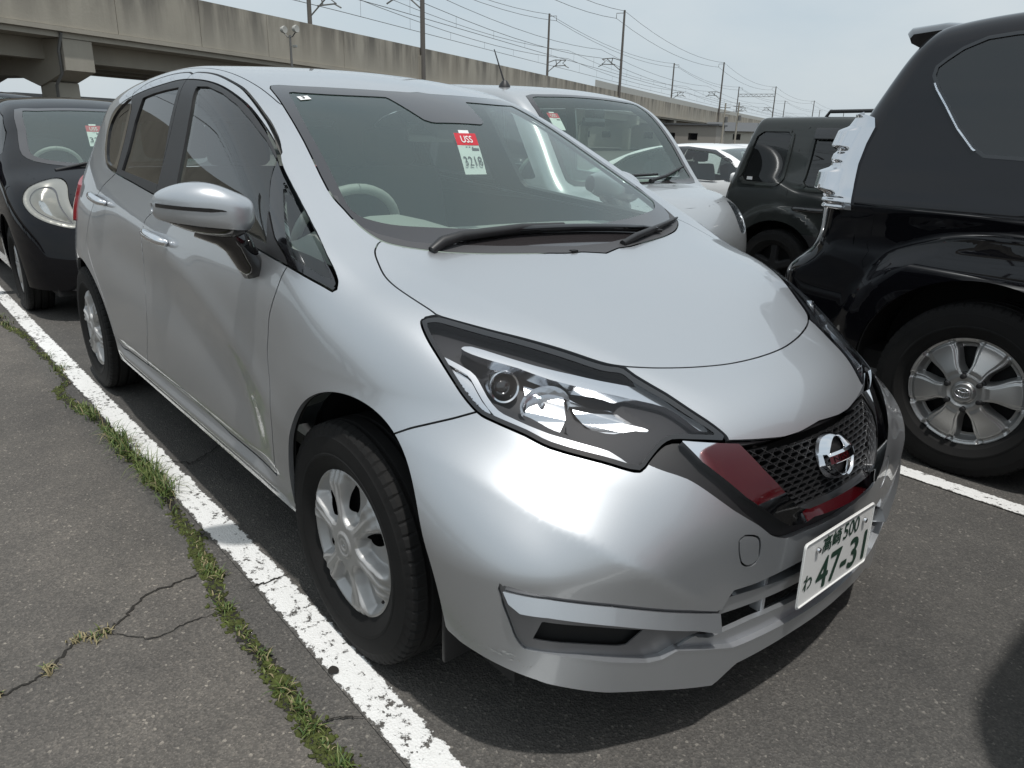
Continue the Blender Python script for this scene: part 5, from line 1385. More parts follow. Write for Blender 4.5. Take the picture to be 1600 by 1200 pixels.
def add_mirror(root, p, size, mt, s):
    m = box('wing_mirror', (p[0], s*p[1], p[2]), size, mt, root, None, min(size)*.42, 4)
    bm = bmesh.new(); add_tube(bm, [(p[0], s*p[1], p[2]-size[2]*.3), (p[0], s*(p[1]-size[1]*.75), p[2]-size[2]*.6)], .035, 8); link_bm('mirror_arm', bm, M['black_plastic'], m, True)

M['faceted2'] = mat('soft_reflector', (.70, .69, .65), .16, 1)
M['lamp_satin'] = mat('aged_lamp_satin', (.36, .35, .31), .35, .6)
# simple wheel faces for neighbours
def multi_spoke(n, rad, wid, deep=.03):
    A = [tau*k/n+.3 for k in range(n)]
    def h(r, t):
        a = np.min([np.abs(adiff(t, s)) for s in A], 0)*r
        sp = sstep(wid*1.5, wid*.7, a)
        return .01-.1*r*r-deep*(1-sp)*sstep(.05, .08, r)*sstep(rad, rad*.9, r)
    def hole(r, t):
        a = np.min([np.abs(adiff(t, s)) for s in A], 0)*r
        return np.where((r > .07) & (r < rad*.86), np.minimum(np.minimum(a-wid*1.35, r-.075), rad*.84-r), -1)
    return wheel_face(rad, h, hole, 36, 180)
FACE_A = multi_spoke(9, .19, .018)
FACE_B = multi_spoke(5, .205, .030)

_q1 = cspline([(.1, .76), (.3, .80), (.5, .79), (.65, .75), (.8, .64), (1., .40)])
_q2 = cspline([(.1, -3.0), (.5, -3.05), (.9, -3.0), (1.2, -2.88), (1.5, -2.6)])
_q3 = cspline([(.1, .70), (.4, .74), (.65, .72), (.8, .65), (1., .46)])
_q4 = cspline([(.1, -3.05), (.6, -3.08), (1., -3.04), (1.7, -2.9)])
_q5 = cspline([(.3, 3.65), (.7, 3.72), (1., 3.6), (1.2, 3.3)])
_q6 = cspline([(.25, -.90), (.45, -.985), (.62, -.99), (.74, -.965), (.80, -.90), (.86, -.865), (1.05, -.86), (1.38, -.72), (1.6, -.60), (1.85, -.44)])
_q7 = cspline([(.2, -.56), (.5, -.60), (.9, -.58), (1.0, -.55), (1.5, -.37)])
# ---- black compact behind the silver hatchback
_fz = cspline([(.82, .60), (.72, .70), (.5, .80), (.2, .915), (-.05, 1.00), (-.3, 1.115), (-.7, 1.30), (-1.0, 1.41), (-1.4, 1.475), (-2.0, 1.49), (-2.7, 1.40), (-3.1, 1.28)])
_fw = cspline([(.15, .80), (.4, .832), (.65, .845), (.85, .838), (.95, .815), (1.1, .76), (1.3, .675), (1.5, .575), (1.7, .46)])
FIT = Body(lambda x, ay: _fz(x)-(.07+.06*sstep(-.1, -.6, x))*ay**2, lambda x, z: _fw(z)-.05*np.maximum(x-.25, 0)**2*2-.05*sstep(-2.2, -3.2, x)+.012*np.exp(-((np.hypot(x, z-.3)-.36)/.1)**2),
           lambda ay, z: _q1(z)-.36*ay**2-.32*ay**8,
           lambda ay, z: _q2(z)+.2*ay**2+.4*ay**6, lerp([(.6, .13), (0, .1), (-.4, .08), (-3, .12)]), .10, .12, ((-3.2, .9), (-.93, .93), (.14, 1.56)), .022)
HL_FIT = [(.30, .905), (.33, .86), (.30, .78), (.22, .715), (.12, .67), (.02, .64), (-.06, .625), (-.09, .65), (-.04, .72), (.06, .80), (.16, .875), (.24, .91)]
WS_FIT = [(-.93, .0), (-.95, .40), (-.97, .545), (-.6, .60), (-.32, .645), (-.18, .63), (-.08, .52), (.0, .3), (.02, 0), (.02, -.3), (-.93, -.3)]
bk = thing('black_compact', 'black compact car with big clear headlight parked right behind the silver hatchback', 'car', (-4.72, -.02, 0))
build_car(bk, FIT, dict(arches=[(.0, .30, .36, .37), (-2.5, .30, .36, .37)], bottom=.22, hw=.845, floor=(-2.9, .6), paint=M['navy_paint'],
    cuts=[('windscreen', 'T', WS_FIT, M['windscreen'], -.002, 2, False),
          ('headlight', 'O', HL_FIT, M['clear_lens'], .0, 3, True),
          ('side_window', 'S', [(-.34, 1.06), (-.62, 1.20), (-.9, 1.31), (-1.25, 1.39), (-1.32, 1.05), (-.8, 1.02), (-.45, 1.0)], M['privacy'], -.004, 1, True),
          ('side_window', 'S', [(-1.40, 1.40), (-1.9, 1.40), (-2.2, 1.37), (-2.32, 1.12), (-1.9, 1.07), (-1.45, 1.05)], M['privacy'], -.004, 1, True)],
    seams=[('T', [(-.20, .66), (-.12, .69), (.05, .68), (.25, .62), (.4, .5), (.53, .3), (.57, 0), (.57, -.2)]), ('S', [(-.30, .96), (-.33, .75), (-.3, .45), (-.38, .33)]), ('S', [(.16, .64), (.30, .69), (.42, .74)]), ('S', [(-1.36, 1.02), (-1.37, .7), (-1.4, .33)])],
    wheels=[(0, .30, .175, .19, FACE_A, M['wheel_silver'], 'hubcap', True), (-2.5, .30, .175, .19, FACE_A, M['wheel_silver'], 'hubcap', True)]))
# lamp innards, windscreen frame, wiper, interior
Lm = FIT.mesh(); Wm = Lm; Lm = subdivide(clip(Lm, gfield('O', HL_FIT, Lm[0])), 1)
for s in (-1, 1):
    L = side(Lm, s); dd = gfield('O', HL_FIT, L[0])
    b = Vq = L[0]-L[1]*(.006+.075*sstep(.008, .085, dd))[:, None]; b = emit('lamp_housing', (Vq, vnormals(Vq, L[2]), L[2]), M['lamp_satin'], bk)
    p = subdivide(clip(L, dd-.034), 2); q = p[0]; e = gfield('O', HL_FIT, q)
    w_ = .016*np.abs((q[:, 2]*15+q[:, 0]*7) % 2-1)+.012*np.abs((np.abs(q[:, 1])*19) % 2-1)
    emit('reflector_panel', offset(p, -.034-.030*sstep(.034, .07, e)-w_), M['faceted2'], b, False)
    p = subdivide(clip(L, dd-.015), 2); e = gfield('O', HL_FIT, p[0]); emit('lamp_mask', offset(clip(p, np.minimum(e-.024, .036-e)), -.022), M['grey_plastic'], b)
wsd = gfield('T', WS_FIT, Wm[0], 2); fr_ = clip(Wm, np.minimum(wsd, .055-wsd)); emit('glass_border', offset(fr_, .0015), M['frit'], bk)
simple_cabin(bk, (-1.45, -2.2), .36, .45); steering(bk, -.72, -.36, .93)
box('dashboard', (-.45, 0, .87), (.5, 1.25, .12), M['dash'], bk, bevel=.04)
for s in (-1, 1): add_mirror(bk, (-.42, .93, 1.02), (.12, .20, .14), M['navy_paint'], s)
tube('wiper_arm', [(.02, -.50, .955), (-.03, -.30, 1.0), (-.05, .35, 1.015)], [.013, .010, .007], M['black_plastic'], bk)

# ---- silver van to the left of the hatchback
_vz = cspline([(.72, .70), (.6, .82), (.4, .91), (.22, .955), (.12, .985), (-.10, 1.23), (-.36, 1.49), (-.56, 1.585), (-.85, 1.63), (-1.2, 1.65), (-2.2, 1.68), (-3.0, 1.65)])
_vw = cspline([(.15, .77), (.4, .80), (.7, .812), (.95, .80), (1.2, .765), (1.5, .71), (1.7, .645), (1.9, .55)])
VAN = Body(lambda x, ay: _vz(x)-.06*ay**2-.05*ay**4, lambda x, z: _vw(z)-.10*np.maximum(x-.2, 0)**2, lambda ay, z: _q3(z)-.25*ay**2-.5*ay**8,
           lambda ay, z: _q4(z)+.1*ay**4, lerp([(.5, .10), (0, .07), (-.4, .06), (-3, .08)]), .09, .10, ((-3.2, .85), (-.88, .88), (.14, 1.78)), .024)
WS_VAN = [(-.50, 0), (-.50, .40), (-.49, .585), (-.25, .64), (.0, .68), (.10, .66), (.14, .4), (.17, 0), (.17, -.3), (-.50, -.3)]
HL_VAN = [(.12, .86), (.18, .78), (.08, .68), (-.04, .64), (-.10, .66), (-.08, .74), (.0, .82)]
vn = thing('silver_van', 'tall silver van with roof aerial parked on the far side of the silver hatchback', 'van', (-2.2, 2.66, 0)); vn.scale = (1, 1, 1)
build_car(vn, VAN, dict(arches=[(0, .30, .35, .36), (-2.45, .30, .35, .36)], bottom=.20, hw=.812, floor=(-2.9, .45), paint=M['silver2'],
    cuts=[('windscreen', 'T', WS_VAN, M['windscreen'], -.002, 2, False), ('headlight', 'O', HL_VAN, M['clear_lens'], 0, 3, True),
          ('front_window', 'S', [(-.12, 1.00), (-.45, 1.40), (-.62, 1.49), (-1.28, 1.52), (-1.30, 1.0), (-.7, .96)], M['side_glass'], -.004, 1, True),
          ('rear_window', 'S', [(-1.38, 1.52), (-2.25, 1.52), (-2.30, 1.02), (-1.40, 1.0)], M['privacy'], -.004, 1, True),
          ('quarter_window', 'S', [(-2.38, 1.51), (-2.75, 1.48), (-2.82, 1.08), (-2.40, 1.03)], M['privacy'], -.004, 1, True),
          ('grille', 'F', [(.40, .54), (.42, .46), (.3, .44), (0, .44), (-.3, .44), (-.3, .56), (.3, .56)], M['gloss_black'], -.01, 1, False)],
    seams=[('T', [(.08, .68), (.15, .70), (.3, .66), (.48, .5), (.56, .2), (.57, -.2)]), ('S', [(-.25, .97), (-.30, .7), (-.32, .3)]), ('S', [(-1.34, 1.56), (-1.34, .9), (-1.34, .28)]), ('S', [(-1.34, .30), (-2.1, .32), (-2.33, .6), (-2.34, 1.55)]), ('S', [(-.30, .30), (-1.34, .30)]), ('T', [(-.75, .57), (-1.5, .585), (-2.8, .57)])],
    wheels=[(0, .285, .16, .18, FACE_A, M['wheel_silver'], 'hubcap', False), (-2.45, .285, .16, .18, FACE_A, M['wheel_silver'], 'hubcap', False)]))
Wm = VAN.mesh(); wsd = gfield('T', WS_VAN, Wm[0], 2); emit('glass_border', offset(clip(Wm, np.minimum(wsd, .04-wsd)), .0015), M['frit'], vn)
Lm = clip(Wm, gfield('O', HL_VAN, Wm[0]))
for s in (-1, 1):
    L = side(Lm, s); emit('lamp_housing', offset(L, -.006-.04*sstep(0, .04, gfield('O', HL_VAN, L[0]))), M['lamp_reflector'], vn)
    if s < 0: add_mirror(vn, (-.42, .90, 1.06), (.13, .20, .17), M['silver2'], s)
    for (xa, zz) in ((-1.22, .86), (-1.45, .86)): tube('door_handle', [(xa-.09, s*.805, zz), (xa-.05, s*.835, zz), (xa+.05, s*.835, zz), (xa+.09, s*.805, zz)], .013, M['silver2'], vn)
simple_cabin(vn, (-1.2, -2.1), .36, .55); steering(vn, -.62, -.34, 1.0); box('dashboard', (-.12, 0, .90), (.4, 1.2, .14), M['dash'], vn, bevel=.04)
box('rear_view_mirror', (-.38, 0, 1.38), (.03, .22, .06), M['gloss_black'], vn, bevel=.01)
a_ = lathe('aerial_base', [(.045, 0), (.04, .02), (.018, .05), (0, .055)], M['black_plastic'], vn, 'z', 14, (-.80, -.52, 1.598))
tube('aerial', [(-.80, -.52, 1.63), (-.89, -.55, 1.86)], [.007, .004], M['black_plastic'], a_, 6)
box('sensor_box', (-.42, .05, 1.44), (.10, .12, .06), M['black_plastic'], vn, bevel=.015)
tube('wiper_arm', [(.14, -.45, 1.0), (.11, -.2, 1.02), (.10, .2, 1.03)], [.014, .012, .009], M['black_plastic'], vn)
tube('wiper_arm', [(.16, .05, .99), (.11, .3, 1.02), (.02, .6, 1.08)], [.014, .012, .009], M['black_plastic'], vn)

# ---- black off-roader on the right, seen from its rear quarter (rear axle at local x = 0, nose towards +x)
_pz = cspline([(3.75, .85), (3.5, 1.04), (2.6, 1.12), (2.2, 1.18), (1.75, 1.52), (1.45, 1.70), (1.0, 1.77), (.2, 1.785), (-.35, 1.765), (-.6, 1.72), (-1, 1.66)])
_pw = cspline([(.3, .86), (.55, .905), (.8, .925), (1.0, .935), (1.12, .925), (1.22, .895), (1.4, .84), (1.6, .765), (1.75, .70), (1.95, .60)])
def W_suv(x, z):
    w = _pw(z); r = np.hypot(x, z-.40); r2 = np.hypot(x-2.79, z-.40)
    w = w+.035*sstep(.60, .50, r)*sstep(1.05, .78, z)+.035*sstep(.60, .50, r2)*sstep(1.05, .78, z)
    w = w+.018*np.exp(-((z-1.03)/.05)**2)-.010*np.exp(-((z-.88)/.06)**2)
    return w-.12*np.maximum(-x-.45, 0)**1.5-.05*np.maximum(x-3.0, 0)
SUV = Body(lambda x, ay: _pz(x)-.05*ay**2-.05*ay**4, W_suv, lambda ay, z: _q5(z)-.3*ay**2-.4*ay**8,
           lambda ay, z: _q6(z)+.08*ay**2+.20*ay**6, lerp([(3.5, .1), (2, .08), (1, .07), (-1, .09)]), .08, .055, ((-1.12, 3.85), (-1.02, 1.02), (.26, 1.88)), .022)
GL_SUV = [(-.36, 1.585), (-.24, 1.655), (.0, 1.665), (.55, 1.665), (.55, 1.255), (-.02, 1.235), (-.16, 1.265), (-.30, 1.42), (-.385, 1.53)]
LAMP_SUV = [(-.70, 1.385), (-.60, 1.385), (-.556, 1.37), (-.550, 1.335), (-.568, 1.27), (-.575, 1.19), (-.568, 1.11), (-.552, 1.005), (-1.05, 1.005), (-1.05, 1.2), (-.95, 1.385)]
sv = thing('black_offroader', 'large black off-roader with chrome rear lamp guard and six spoke alloy wheel', 'car', (.53, 2.515, 0))
ptt = build_car(sv, SUV, dict(arches=[(.0, .37, .45, .42), (2.79, .37, .45, .42)], bottom=.36, hw=.935, floor=(-.8, 3.4), paint=M['black_paint'],
    cuts=[('rear_quarter_glass', 'S', GL_SUV, M['privacy'], -.003, 2, True),
          ('rear_door_glass', 'S', [(.62, 1.665), (1.4, 1.65), (1.42, 1.22), (.62, 1.25)], M['privacy'], -.003, 1, True),
          ('front_door_glass', 'S', [(1.48, 1.64), (1.65, 1.55), (2.15, 1.22), (1.48, 1.21)], M['side_glass'], -.003, 1, True),
          ('windscreen', 'T', [(1.5, 0), (1.5, .5), (1.55, .63), (2.1, .72), (2.2, .5), (2.25, 0), (2.25, -.3), (1.5, -.3)], M['windscreen'], -.003, 1, False)],
    seams=[('S', [(-.548, 1.0), (-.535, .86), (-.50, .74), (-.46, .66), (-.40, .60)]), ('S', [(.58, 1.69), (.58, 1.2), (.56, .9), (.45, .72)]), ('S', [(1.45, 1.66), (1.45, .45)]), ('S', [(2.3, 1.17), (2.3, .5)]), ('S', [(.5, .46), (2.3, .46)])],
    wheels=[]))
# glass mouldings, lamp guards, spoiler, bumper ledge
Sm = SUV.mesh()
for s in (-1, 1):
    L = side(Sm, s); L = subdivide(clip(L, gfield('S', GL_SUV, L[0], 2)+.06), 2, SUV); dg = gfield('S', GL_SUV, L[0], 2); L = clip(L, .01-dg); dg = gfield('S', GL_SUV, L[0], 2)
    emit('glass_moulding', with_rim(offset(clip(L, np.minimum(dg+.011, -dg+.002)), .0015), .01), M['gloss_black'], sv)
    dk = np.minimum(np.minimum(dg+.0125, -dg-.006), np.minimum(L[0][:, 2]-1.25, np.minimum(-.05-L[0][:, 0], 1.50-L[0][:, 2])))
    emit('chrome_strip', with_rim(offset(clip(L, dk), .007), .01), M['chrome'], sv)
    # pressed chrome guard wrapped round the rear corner: two raised pods, a narrow step and a ribbed foot
    zz = np.linspace(1.005, 1.385, 130); tt = np.linspace(0, pi/2, 56)
    xr = lerp([(1.385, -.61), (1.372, -.565), (1.335, -.552), (1.27, -.568), (1.19, -.575), (1.11, -.568), (1.005, -.552)])(zz)
    xe = lerp([(1.005, -.755), (1.10, -.765), (1.20, -.755), (1.33, -.725), (1.385, -.685)])(zz)
    ys = W_suv(xr, zz)+.012; st = lambda a, b: sstep(a, b, zz)
    pod = .030*st(1.238, 1.260)*st(1.342, 1.318)+.040*st(1.060, 1.086)*st(1.176, 1.152)+.008*st(1.190, 1.204)*st(1.236, 1.222)
    ribs = .0032*np.sin((zz-1.004)*tau/.0260)*(zz < 1.056)
    edge_ = sstep(.16, .34, tt)[None]; e_ = .62
    cx, sx = np.cos(tt)[None]**e_, np.sin(tt)[None]**e_
    lift = pod[:, None]*edge_+ribs[:, None]*sstep(.02, .10, tt)[None]
    X = xr[:, None]+(xe-xr)[:, None]*sx-lift*sx; Y = -.60-(ys-.60)[:, None]*cx-lift*cx*.8
    Vg = np.stack([X, Y, np.repeat(zz[:, None], len(tt), 1)], -1).reshape(-1, 3); Tg = grid_tris(len(zz), len(tt)); Ng = vnormals(Vg, Tg)
    if Ng[:, 1].mean() > 0: Tg = Tg[:, ::-1]; Ng = -Ng
    Mg = (Vg, Ng, Tg)
    emit('rear_lamp_guard', with_rim(Mg if s < 0 else mirror_mesh(Mg), .03), M['guard_chrome'], sv)
bm = bmesh.new(); n = 24
prof = [(.06, .0), (-.10, .020), (-.245, .012), (-.262, -.004), (-.25, -.022), (-.19, -.045), (-.06, -.05), (.04, -.03)]
rows = []
for k in range(n+1):
    y = -.66+1.32*k/n; e = 1-.25*abs(y/.66)**6
    rows.append([bm.verts.new((-.42+u*e+.05*(y/.66)**2, y, 1.765-.04*(y/.66)**2-.035*abs(y/.66)**8+w)) for u, w in prof])
for a, b in zip(rows, rows[1:]):
    for i in range(len(prof)): bm.faces.new((a[i], b[i], b[(i+1) % len(prof)], a[(i+1) % len(prof)]))
bm.faces.new(rows[0]); bm.faces.new(rows[-1][::-1]); bmesh.ops.recalc_face_normals(bm, faces=bm.faces)
link_bm('roof_spoiler', bm, M['black_paint'], sv, True, 45)
# six spoke alloy with lug nuts and round emblem
A6 = [radians(a) for a in (70, 10, -50, -110, -170, 130)]
def six_h(r, t):
    r = r*1.064
    a = np.min([np.abs(adiff(t, s)) for s in A6], 0)*r
    w = .034+.028*sstep(.10, .20, r)
    sp = sstep(w+.012, w-.001, a); face = sstep(w*.80, w*.70, a)
    base = .018-.03*sstep(.05, .20, r)
    return base*sp+.006*face*sstep(.08, .10, r)-.045*(1-sp)*sstep(.05, .085, r)*sstep(.216, .200, r)+.006*sstep(.222, .226, r)-.006*sstep(.206, .215, r)+.012*sstep(.045, .040, r)-.006*sstep(.07, .05, r)
def six_hole(r, t):
    r = r*1.064
    a = np.min([np.abs(adiff(t, s)) for s in A6], 0)*r; w = .034+.028*sstep(.10, .20, r)
    return np.minimum(np.minimum(a-w-.010, r-.088), .188-r)
SIX = wheel_face(.217, six_h, six_hole, 72, 360)
for wx in (0, 2.79):
    for s in (-1, 1):
        w, f = add_wheel(sv, (wx, s*.805, .347), s, .353, .25, .220, place_mesh(SIX, (0, -.098, 0)), M['alloy'], 'alloy_face')
        for k in range(6):
            an = radians(40+60*k); lathe('lug_nut', [(0, -.026), (.009, -.024), (.0105, -.018), (.0115, 0), (.018, .002), (.018, .012)], M['black_plastic'], w, 'y', 12, (.066*cos(an), -.108, .066*sin(an)))
        lathe('brake_disc', [(.17, -.015), (.17, .005), (.06, .005), (.06, -.015)], M['rim_dark'], w, 'y', 40, close=True)
        cap = lathe('centre_cap', [(0, -.010), (.034, -.009), (.036, -.002), (.036, .01)], M['alloy'], w, 'y', 28, (0, -.112, 0))
        bm = bmesh.new()
        for (rx_, rz_, cz_) in ((.028, .019, 0), (.010, .0185, 0), (.020, .008, .010)): add_tube(bm, [(rx_*cos(tau*k/24), 0, cz_+rz_*sin(tau*k/24)) for k in range(25)], .0022, 5, False)
        bmesh.ops.translate(bm, vec=(0, -.1245, 0), verts=bm.verts); link_bm('wheel_emblem', bm, M['soft_chrome'], w, True)
simple_cabin(sv, (1.1, .3), .40, .85); box('rear_step', (-.93, 0, .60), (.10, 1.3, .05), M['black_plastic'], sv, bevel=.015)

# ---- boxy olive car two bays over
_oz = cspline([(3.4, .95), (3.1, 1.02), (2.4, 1.06), (2.2, 1.10), (1.85, 1.40), (1.65, 1.47), (1.2, 1.505), (.2, 1.52), (-.6, 1.51)])
_ow = cspline([(.2, .80), (.5, .84), (.8, .855), (.98, .85), (1.05, .835), (1.3, .80), (1.48, .765), (1.6, .74)])
BOXY = Body(lambda x, ay: _oz(x)-.03*ay**2, lambda x, z: _ow(z)+.015*sstep(.50, .44, np.hypot(x, z-.33))+.015*sstep(.50, .44, np.hypot(x-2.4, z-.33)), lambda ay, z: 3.3-.2*ay**2-.3*ay**8-.2*np.maximum(z-.8, 0),
            lambda ay, z: _q7(z)+.06*ay**2+.1*ay**8, lerp([(3, .08), (-1, .06)]), .08, .06, ((-.8, 3.5), (-.95, .95), (.16, 1.58)), .026)
oc = thing('olive_box_car', 'dark olive boxy car with rounded square windows standing behind the black off-roader', 'car', (-1.86, 5.0, -.03))
build_car(oc, BOXY, dict(arches=[(0, .33, .385, .36), (2.4, .33, .385, .36)], bottom=.22, hw=.86, floor=(-.5, 3.1), paint=M['olive_paint'],
    cuts=[('rear_quarter_glass', 'S', [(-.30, 1.345), (-.25, 1.385), (-.03, 1.385), (.01, 1.35), (-.01, 1.03), (-.05, .99), (-.33, .99), (-.375, 1.03)], M['privacy'], -.004, 1, True),
          ('rear_door_glass', 'S', [(.23, 1.36), (.28, 1.39), (1.0, 1.39), (1.03, 1.35), (1.03, 1.0), (1.0, .97), (.24, .97), (.20, 1.0)], M['privacy'], -.004, 1, True),
          ('front_door_glass', 'S', [(1.13, 1.39), (1.55, 1.36), (1.95, 1.05), (1.93, .98), (1.15, .98)], M['privacy'], -.004, 1, True)],
    seams=[('S', [(.09, 1.2), (.12, 1.40), (.16, 1.43), (1.08, 1.43), (1.08, .35)]), ('S', [(.09, 1.2), (.07, .9), (.10, .80), (.32, .70), (.45, .45), (.55, .36), (1.08, .33)])],
    lower=(lambda V: np.where(np.hypot(V[:, 0], V[:, 2]-.33) < .47, .60, np.where(V[:, 0] < .5, .56, .36)), M['black_plastic']),
    wheels=[(0, .31, .19, .19, FACE_B, M['rim_dark'], 'alloy_face', False), (2.4, .31, .19, .19, FACE_B, M['rim_dark'], 'alloy_face', False)]))
Om = BOXY.mesh()
for s in (-1, 1):
    L = side(Om, s)
    for pts in ([(-.30, 1.345), (-.25, 1.385), (-.03, 1.385), (.01, 1.35), (-.01, 1.03), (-.05, .99), (-.33, .99), (-.375, 1.03)], [(.23, 1.36), (.28, 1.39), (1.0, 1.39), (1.03, 1.35), (1.03, 1.0), (1.0, .97), (.24, .97), (.20, 1.0)]):
        dg = gfield('S', pts, L[0], 1); emit('window_surround', with_rim(offset(clip(L, np.minimum(dg+.03, -dg-.002)), .012), .012), M['olive_paint'], oc)
    tube('door_handle', [(.14, s*.845, .80), (.18, s*.885, .80), (.38, s*.885, .80), (.42, s*.845, .80)], .02, M['gloss_black'], oc)
    box('weather_shield', (.62, s*.815, 1.375), (.80, .03, .09), M['gloss_black'], oc, Matrix.Rotation(s*.30, 3, 'X'), .01)
    tube('roof_bar', [(.20, s*.66, 1.50), (.23, s*.66, 1.545), (.75, s*.66, 1.55), (.80, s*.66, 1.51)], .014, M['black_plastic'], oc)
simple_cabin(oc, (.4, 1.4), .38, .55)
box('window_sticker', (-.30, -.842, 1.015), (.05, .004, .025), M['white_paint'], oc)

# ---- white saloon three bays over, white van further back, dark van behind the black compact, red car facing the row
_sz = cspline([(.75, .62), (.5, .78), (0, .90), (-.2, .93), (-.5, 1.12), (-.85, 1.29), (-1.3, 1.375), (-1.8, 1.38), (-2.5, 1.27), (-3.1, 1.05), (-3.4, .95)])
_sw = cspline([(.15, .80), (.5, .855), (.8, .865), (.92, .84), (1.1, .76), (1.3, .66), (1.5, .55)])
SEDAN = Body(lambda x, ay: _sz(x)-.10*ay**2, lambda x, z: _sw(z)-.06*np.maximum(x-.2, 0), lambda ay, z: .88-.4*ay**2-.25*ay**8-.3*np.maximum(z-.55, 0), lambda ay, z: -3.5+.25*ay**2+.2*ay**6+.1*(z-.7)**2, lerp([(.5, .12), (-.3, .08), (-3, .12)]), .1, .12, ((-3.6, .95), (-.92, .92), (.14, 1.45)), .034)
WS_S = [(-1.0, 0), (-1.0, .45), (-1.02, .56), (-.5, .64), (-.16, .68), (-.10, .5), (-.06, 0), (-.06, -.3), (-1.0, -.3)]
def saloon(root, pm_):
    build_car(root, SEDAN, dict(arches=[(0, .31, .36, .36), (-2.7, .31, .36, .36)], bottom=.2, hw=.865, floor=(-3.2, .6), paint=pm_,
    cuts=[('windscreen', 'T', WS_S, M['windscreen'], -.003, 1, False), ('front_window', 'S', [(-.42, .97), (-.75, 1.17), (-1.05, 1.27), (-1.48, 1.30), (-1.50, .93), (-.9, .92)], M['side_glass'], -.004, 1, True),
          ('rear_window', 'S', [(-1.56, 1.30), (-2.0, 1.28), (-2.45, 1.16), (-2.7, 1.0), (-2.4, .95), (-1.58, .93)], M['side_glass'], -.004, 1, True), ('headlight', 'O', [(.30, .76), (.26, .66), (.10, .60), (0, .60), (.06, .70), (.2, .78)], M['lamp_reflector'], 0, 1, True)],
    seams=[('S', [(-.36, .9), (-.4, .35)]), ('S', [(-1.53, .9), (-1.53, .3)]), ('T', [(-.15, .7), (.2, .68), (.55, .4), (.6, 0), (.6, -.2)])],
    wheels=[(0, .31, .19, .19, FACE_B, M['alloy'], 'alloy_face', False), (-2.7, .31, .19, .19, FACE_B, M['alloy'], 'alloy_face', False)]))
    Dm = SEDAN.mesh()
    for s in (-1, 1):
        add_mirror(root, (-.45, .94, .98), (.14, .20, .13), pm_, s)
        L = side(Dm, s); d = gfield('S', [(-.34, .93), (-.75, 1.19), (-1.05, 1.30), (-1.5, 1.335), (-2.0, 1.31), (-2.5, 1.18), (-2.8, .97), (-2.4, .92), (-1.5, .905), (-.9, .90)], L[0], 1)
        g1 = np.maximum(gfield('S', [(-.42, .97), (-.75, 1.17), (-1.05, 1.27), (-1.48, 1.30), (-1.50, .93), (-.9, .92)], L[0], 1), gfield('S', [(-1.56, 1.30), (-2.0, 1.28), (-2.45, 1.16), (-2.7, 1.0), (-2.4, .95), (-1.58, .93)], L[0], 1))
        emit('window_frame', offset(clip(L, np.minimum(d, -g1)), .004), M['gloss_black'], root)
    simple_cabin(root, (-1.35, -2.15), .37, .42); steering(root, -.75, -.36, .88)
ws_ = thing('white_saloon', 'white saloon with dark window frames seen between the silver van and the olive car', 'car', (-3.55, 7.75, -.13)); saloon(ws_, M['white_paint'])

wv = thing('white_van', 'white high roofed van whose roof just shows behind the white saloon', 'van', (-5.2, 12.2, -.42))
VAN2 = VAN; VAN2.step = .045
def tallvan(root, pm_, low=None):
    build_car(root, VAN2, dict(arches=[(0, .30, .35, .36), (-2.45, .30, .35, .36)], bottom=.20, hw=.812, floor=(-2.9, .45), paint=pm_,
    lower=low, cuts=[('windscreen', 'T', WS_VAN, M['windscreen'], -.002, 1, False), ('front_window', 'S', [(-.12, 1.00), (-.45, 1.40), (-.62, 1.49), (-1.28, 1.52), (-1.30, 1.0), (-.7, .96)], M['side_glass'], -.004, 1, True),
          ('rear_window', 'S', [(-1.38, 1.52), (-2.25, 1.52), (-2.30, 1.02), (-1.40, 1.0)], M['privacy'], -.004, 1, True)], seams=[('S', [(-1.34, 1.56), (-1.34, .28)])],
    wheels=[(0, .285, .16, .18, FACE_A, M['wheel_silver'], 'hubcap', False), (-2.45, .285, .16, .18, FACE_A, M['wheel_silver'], 'hubcap', False)]))
    simple_cabin(root, (-1.2, -2.1), .36, .55)
tallvan(wv, M['white_paint'])
rd = thing('red_car', 'tall red car mirrored in the grille trim of the silver hatchback', 'car', (4.46, .74, 0)); tallvan(rd, M['red_paint'], (lambda V: .58+0*V[:, 0], M['gloss_black']))
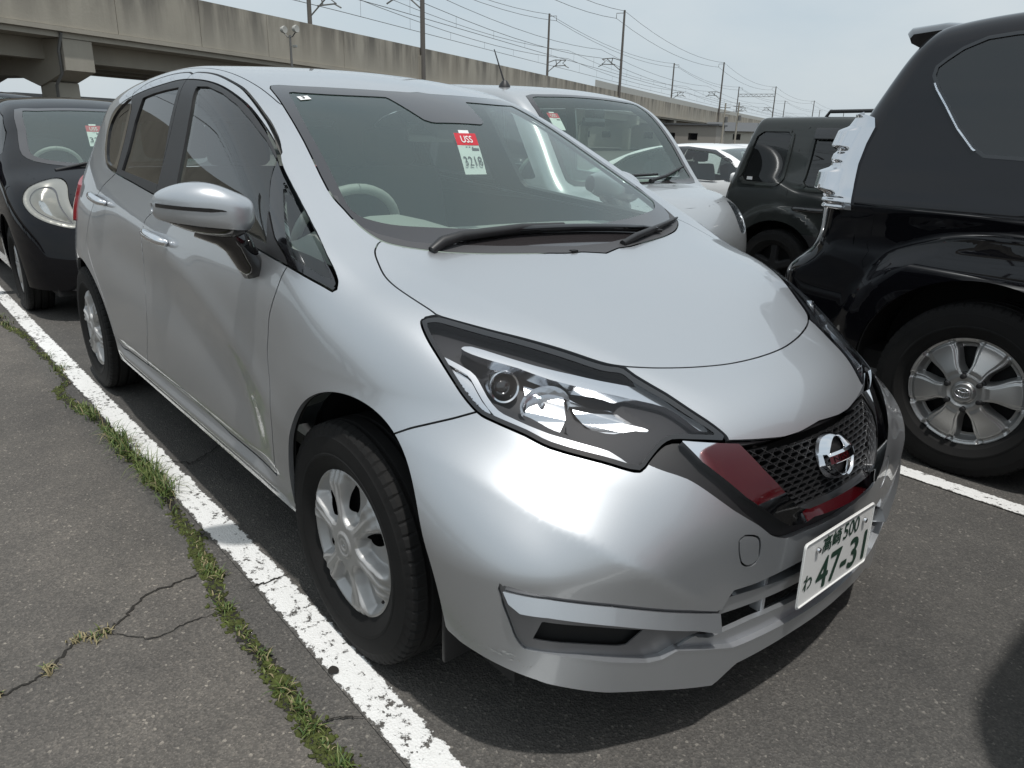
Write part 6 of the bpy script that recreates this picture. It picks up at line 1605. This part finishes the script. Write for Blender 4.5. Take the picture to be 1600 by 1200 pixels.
dv = thing('dark_van', 'dark van with a ribbed roof edge behind the black compact', 'van', (-9.3, -.35, 0)); tallvan(dv, M['navy_paint'])
# ---- auction tags hung inside windscreens
tagw = mat('tag_paper', (.78, .80, .78), .6); tagr = mat('tag_red', (.55, .03, .045), .6); ink = mat('tag_ink', (.03, .03, .035), .7)
def tag_card(x, y, z, num, lab, tilt=35, w=.105, h=.165):
    r = thing('auction_tag', lab, 'tag', (x, y, z))
    Mx = Matrix.Rotation(radians(0), 4, 'Z') @ Matrix.Rotation(radians(-tilt), 4, 'Y') @ Matrix(((0, 0, 1, 0), (1, 0, 0, 0), (0, 1, 0, 0), (0, 0, 0, 1)))
    # slightly curled paper card
    def sheet(nm, u0, u1, v0, v1, zz, mt, par):
        vs_, fs_ = [], []; n = 6
        for k in range(n+1):
            v = v0+(v1-v0)*k/n; c = .010*((v-h/2)/h)**2
            for u in (u0, u1): vs_.append(Mx @ Vector((u, v, zz-c)))
        for k in range(n): fs_.append((2*k, 2*k+1, 2*k+3, 2*k+2))
        return pydata(nm, vs_, fs_, mt, par)
    sheet('card', -w/2, w/2, -h/2, h/2, 0, tagw, r); sheet('red_band', -w/2, w/2, h*.20, h*.5, .0008, tagr, r); sheet('hook', -w*.25, w*.22, h*.5, h*.58, .0004, tagw, r)
    writing('tag_letters', 'USS', Mx, (.0, h*.345, .0016), tagw, r, w*.52, h*.17, .0003)
    if num: writing('tag_number', num, Mx, (0, -h*.20, -.001), ink, r, w*.84, h*.24, 0)
    for u in (-.012, .0, .012): sheet('print_mark', u*1.0, u+.006, h*.14, h*.165, .0006, ink, r)
    sheet('barcode', w*.12, w*.45, h*.06, h*.13, .0004, ink, r)
tag_card(-.520, -.055, 1.205, '3218', 'red and white tag reading USS 3218 behind the silver hatchback windscreen', 32, .086, .140)
tag_card(-4.72-.60, -.105, 1.185, '321', 'red and white tag behind the windscreen of the black compact', 30, .105, .17)
tag_card(-2.2-.36, 2.66-.40, 1.375, '', 'red and white tag high behind the windscreen of the silver van', 45, .105, .15)
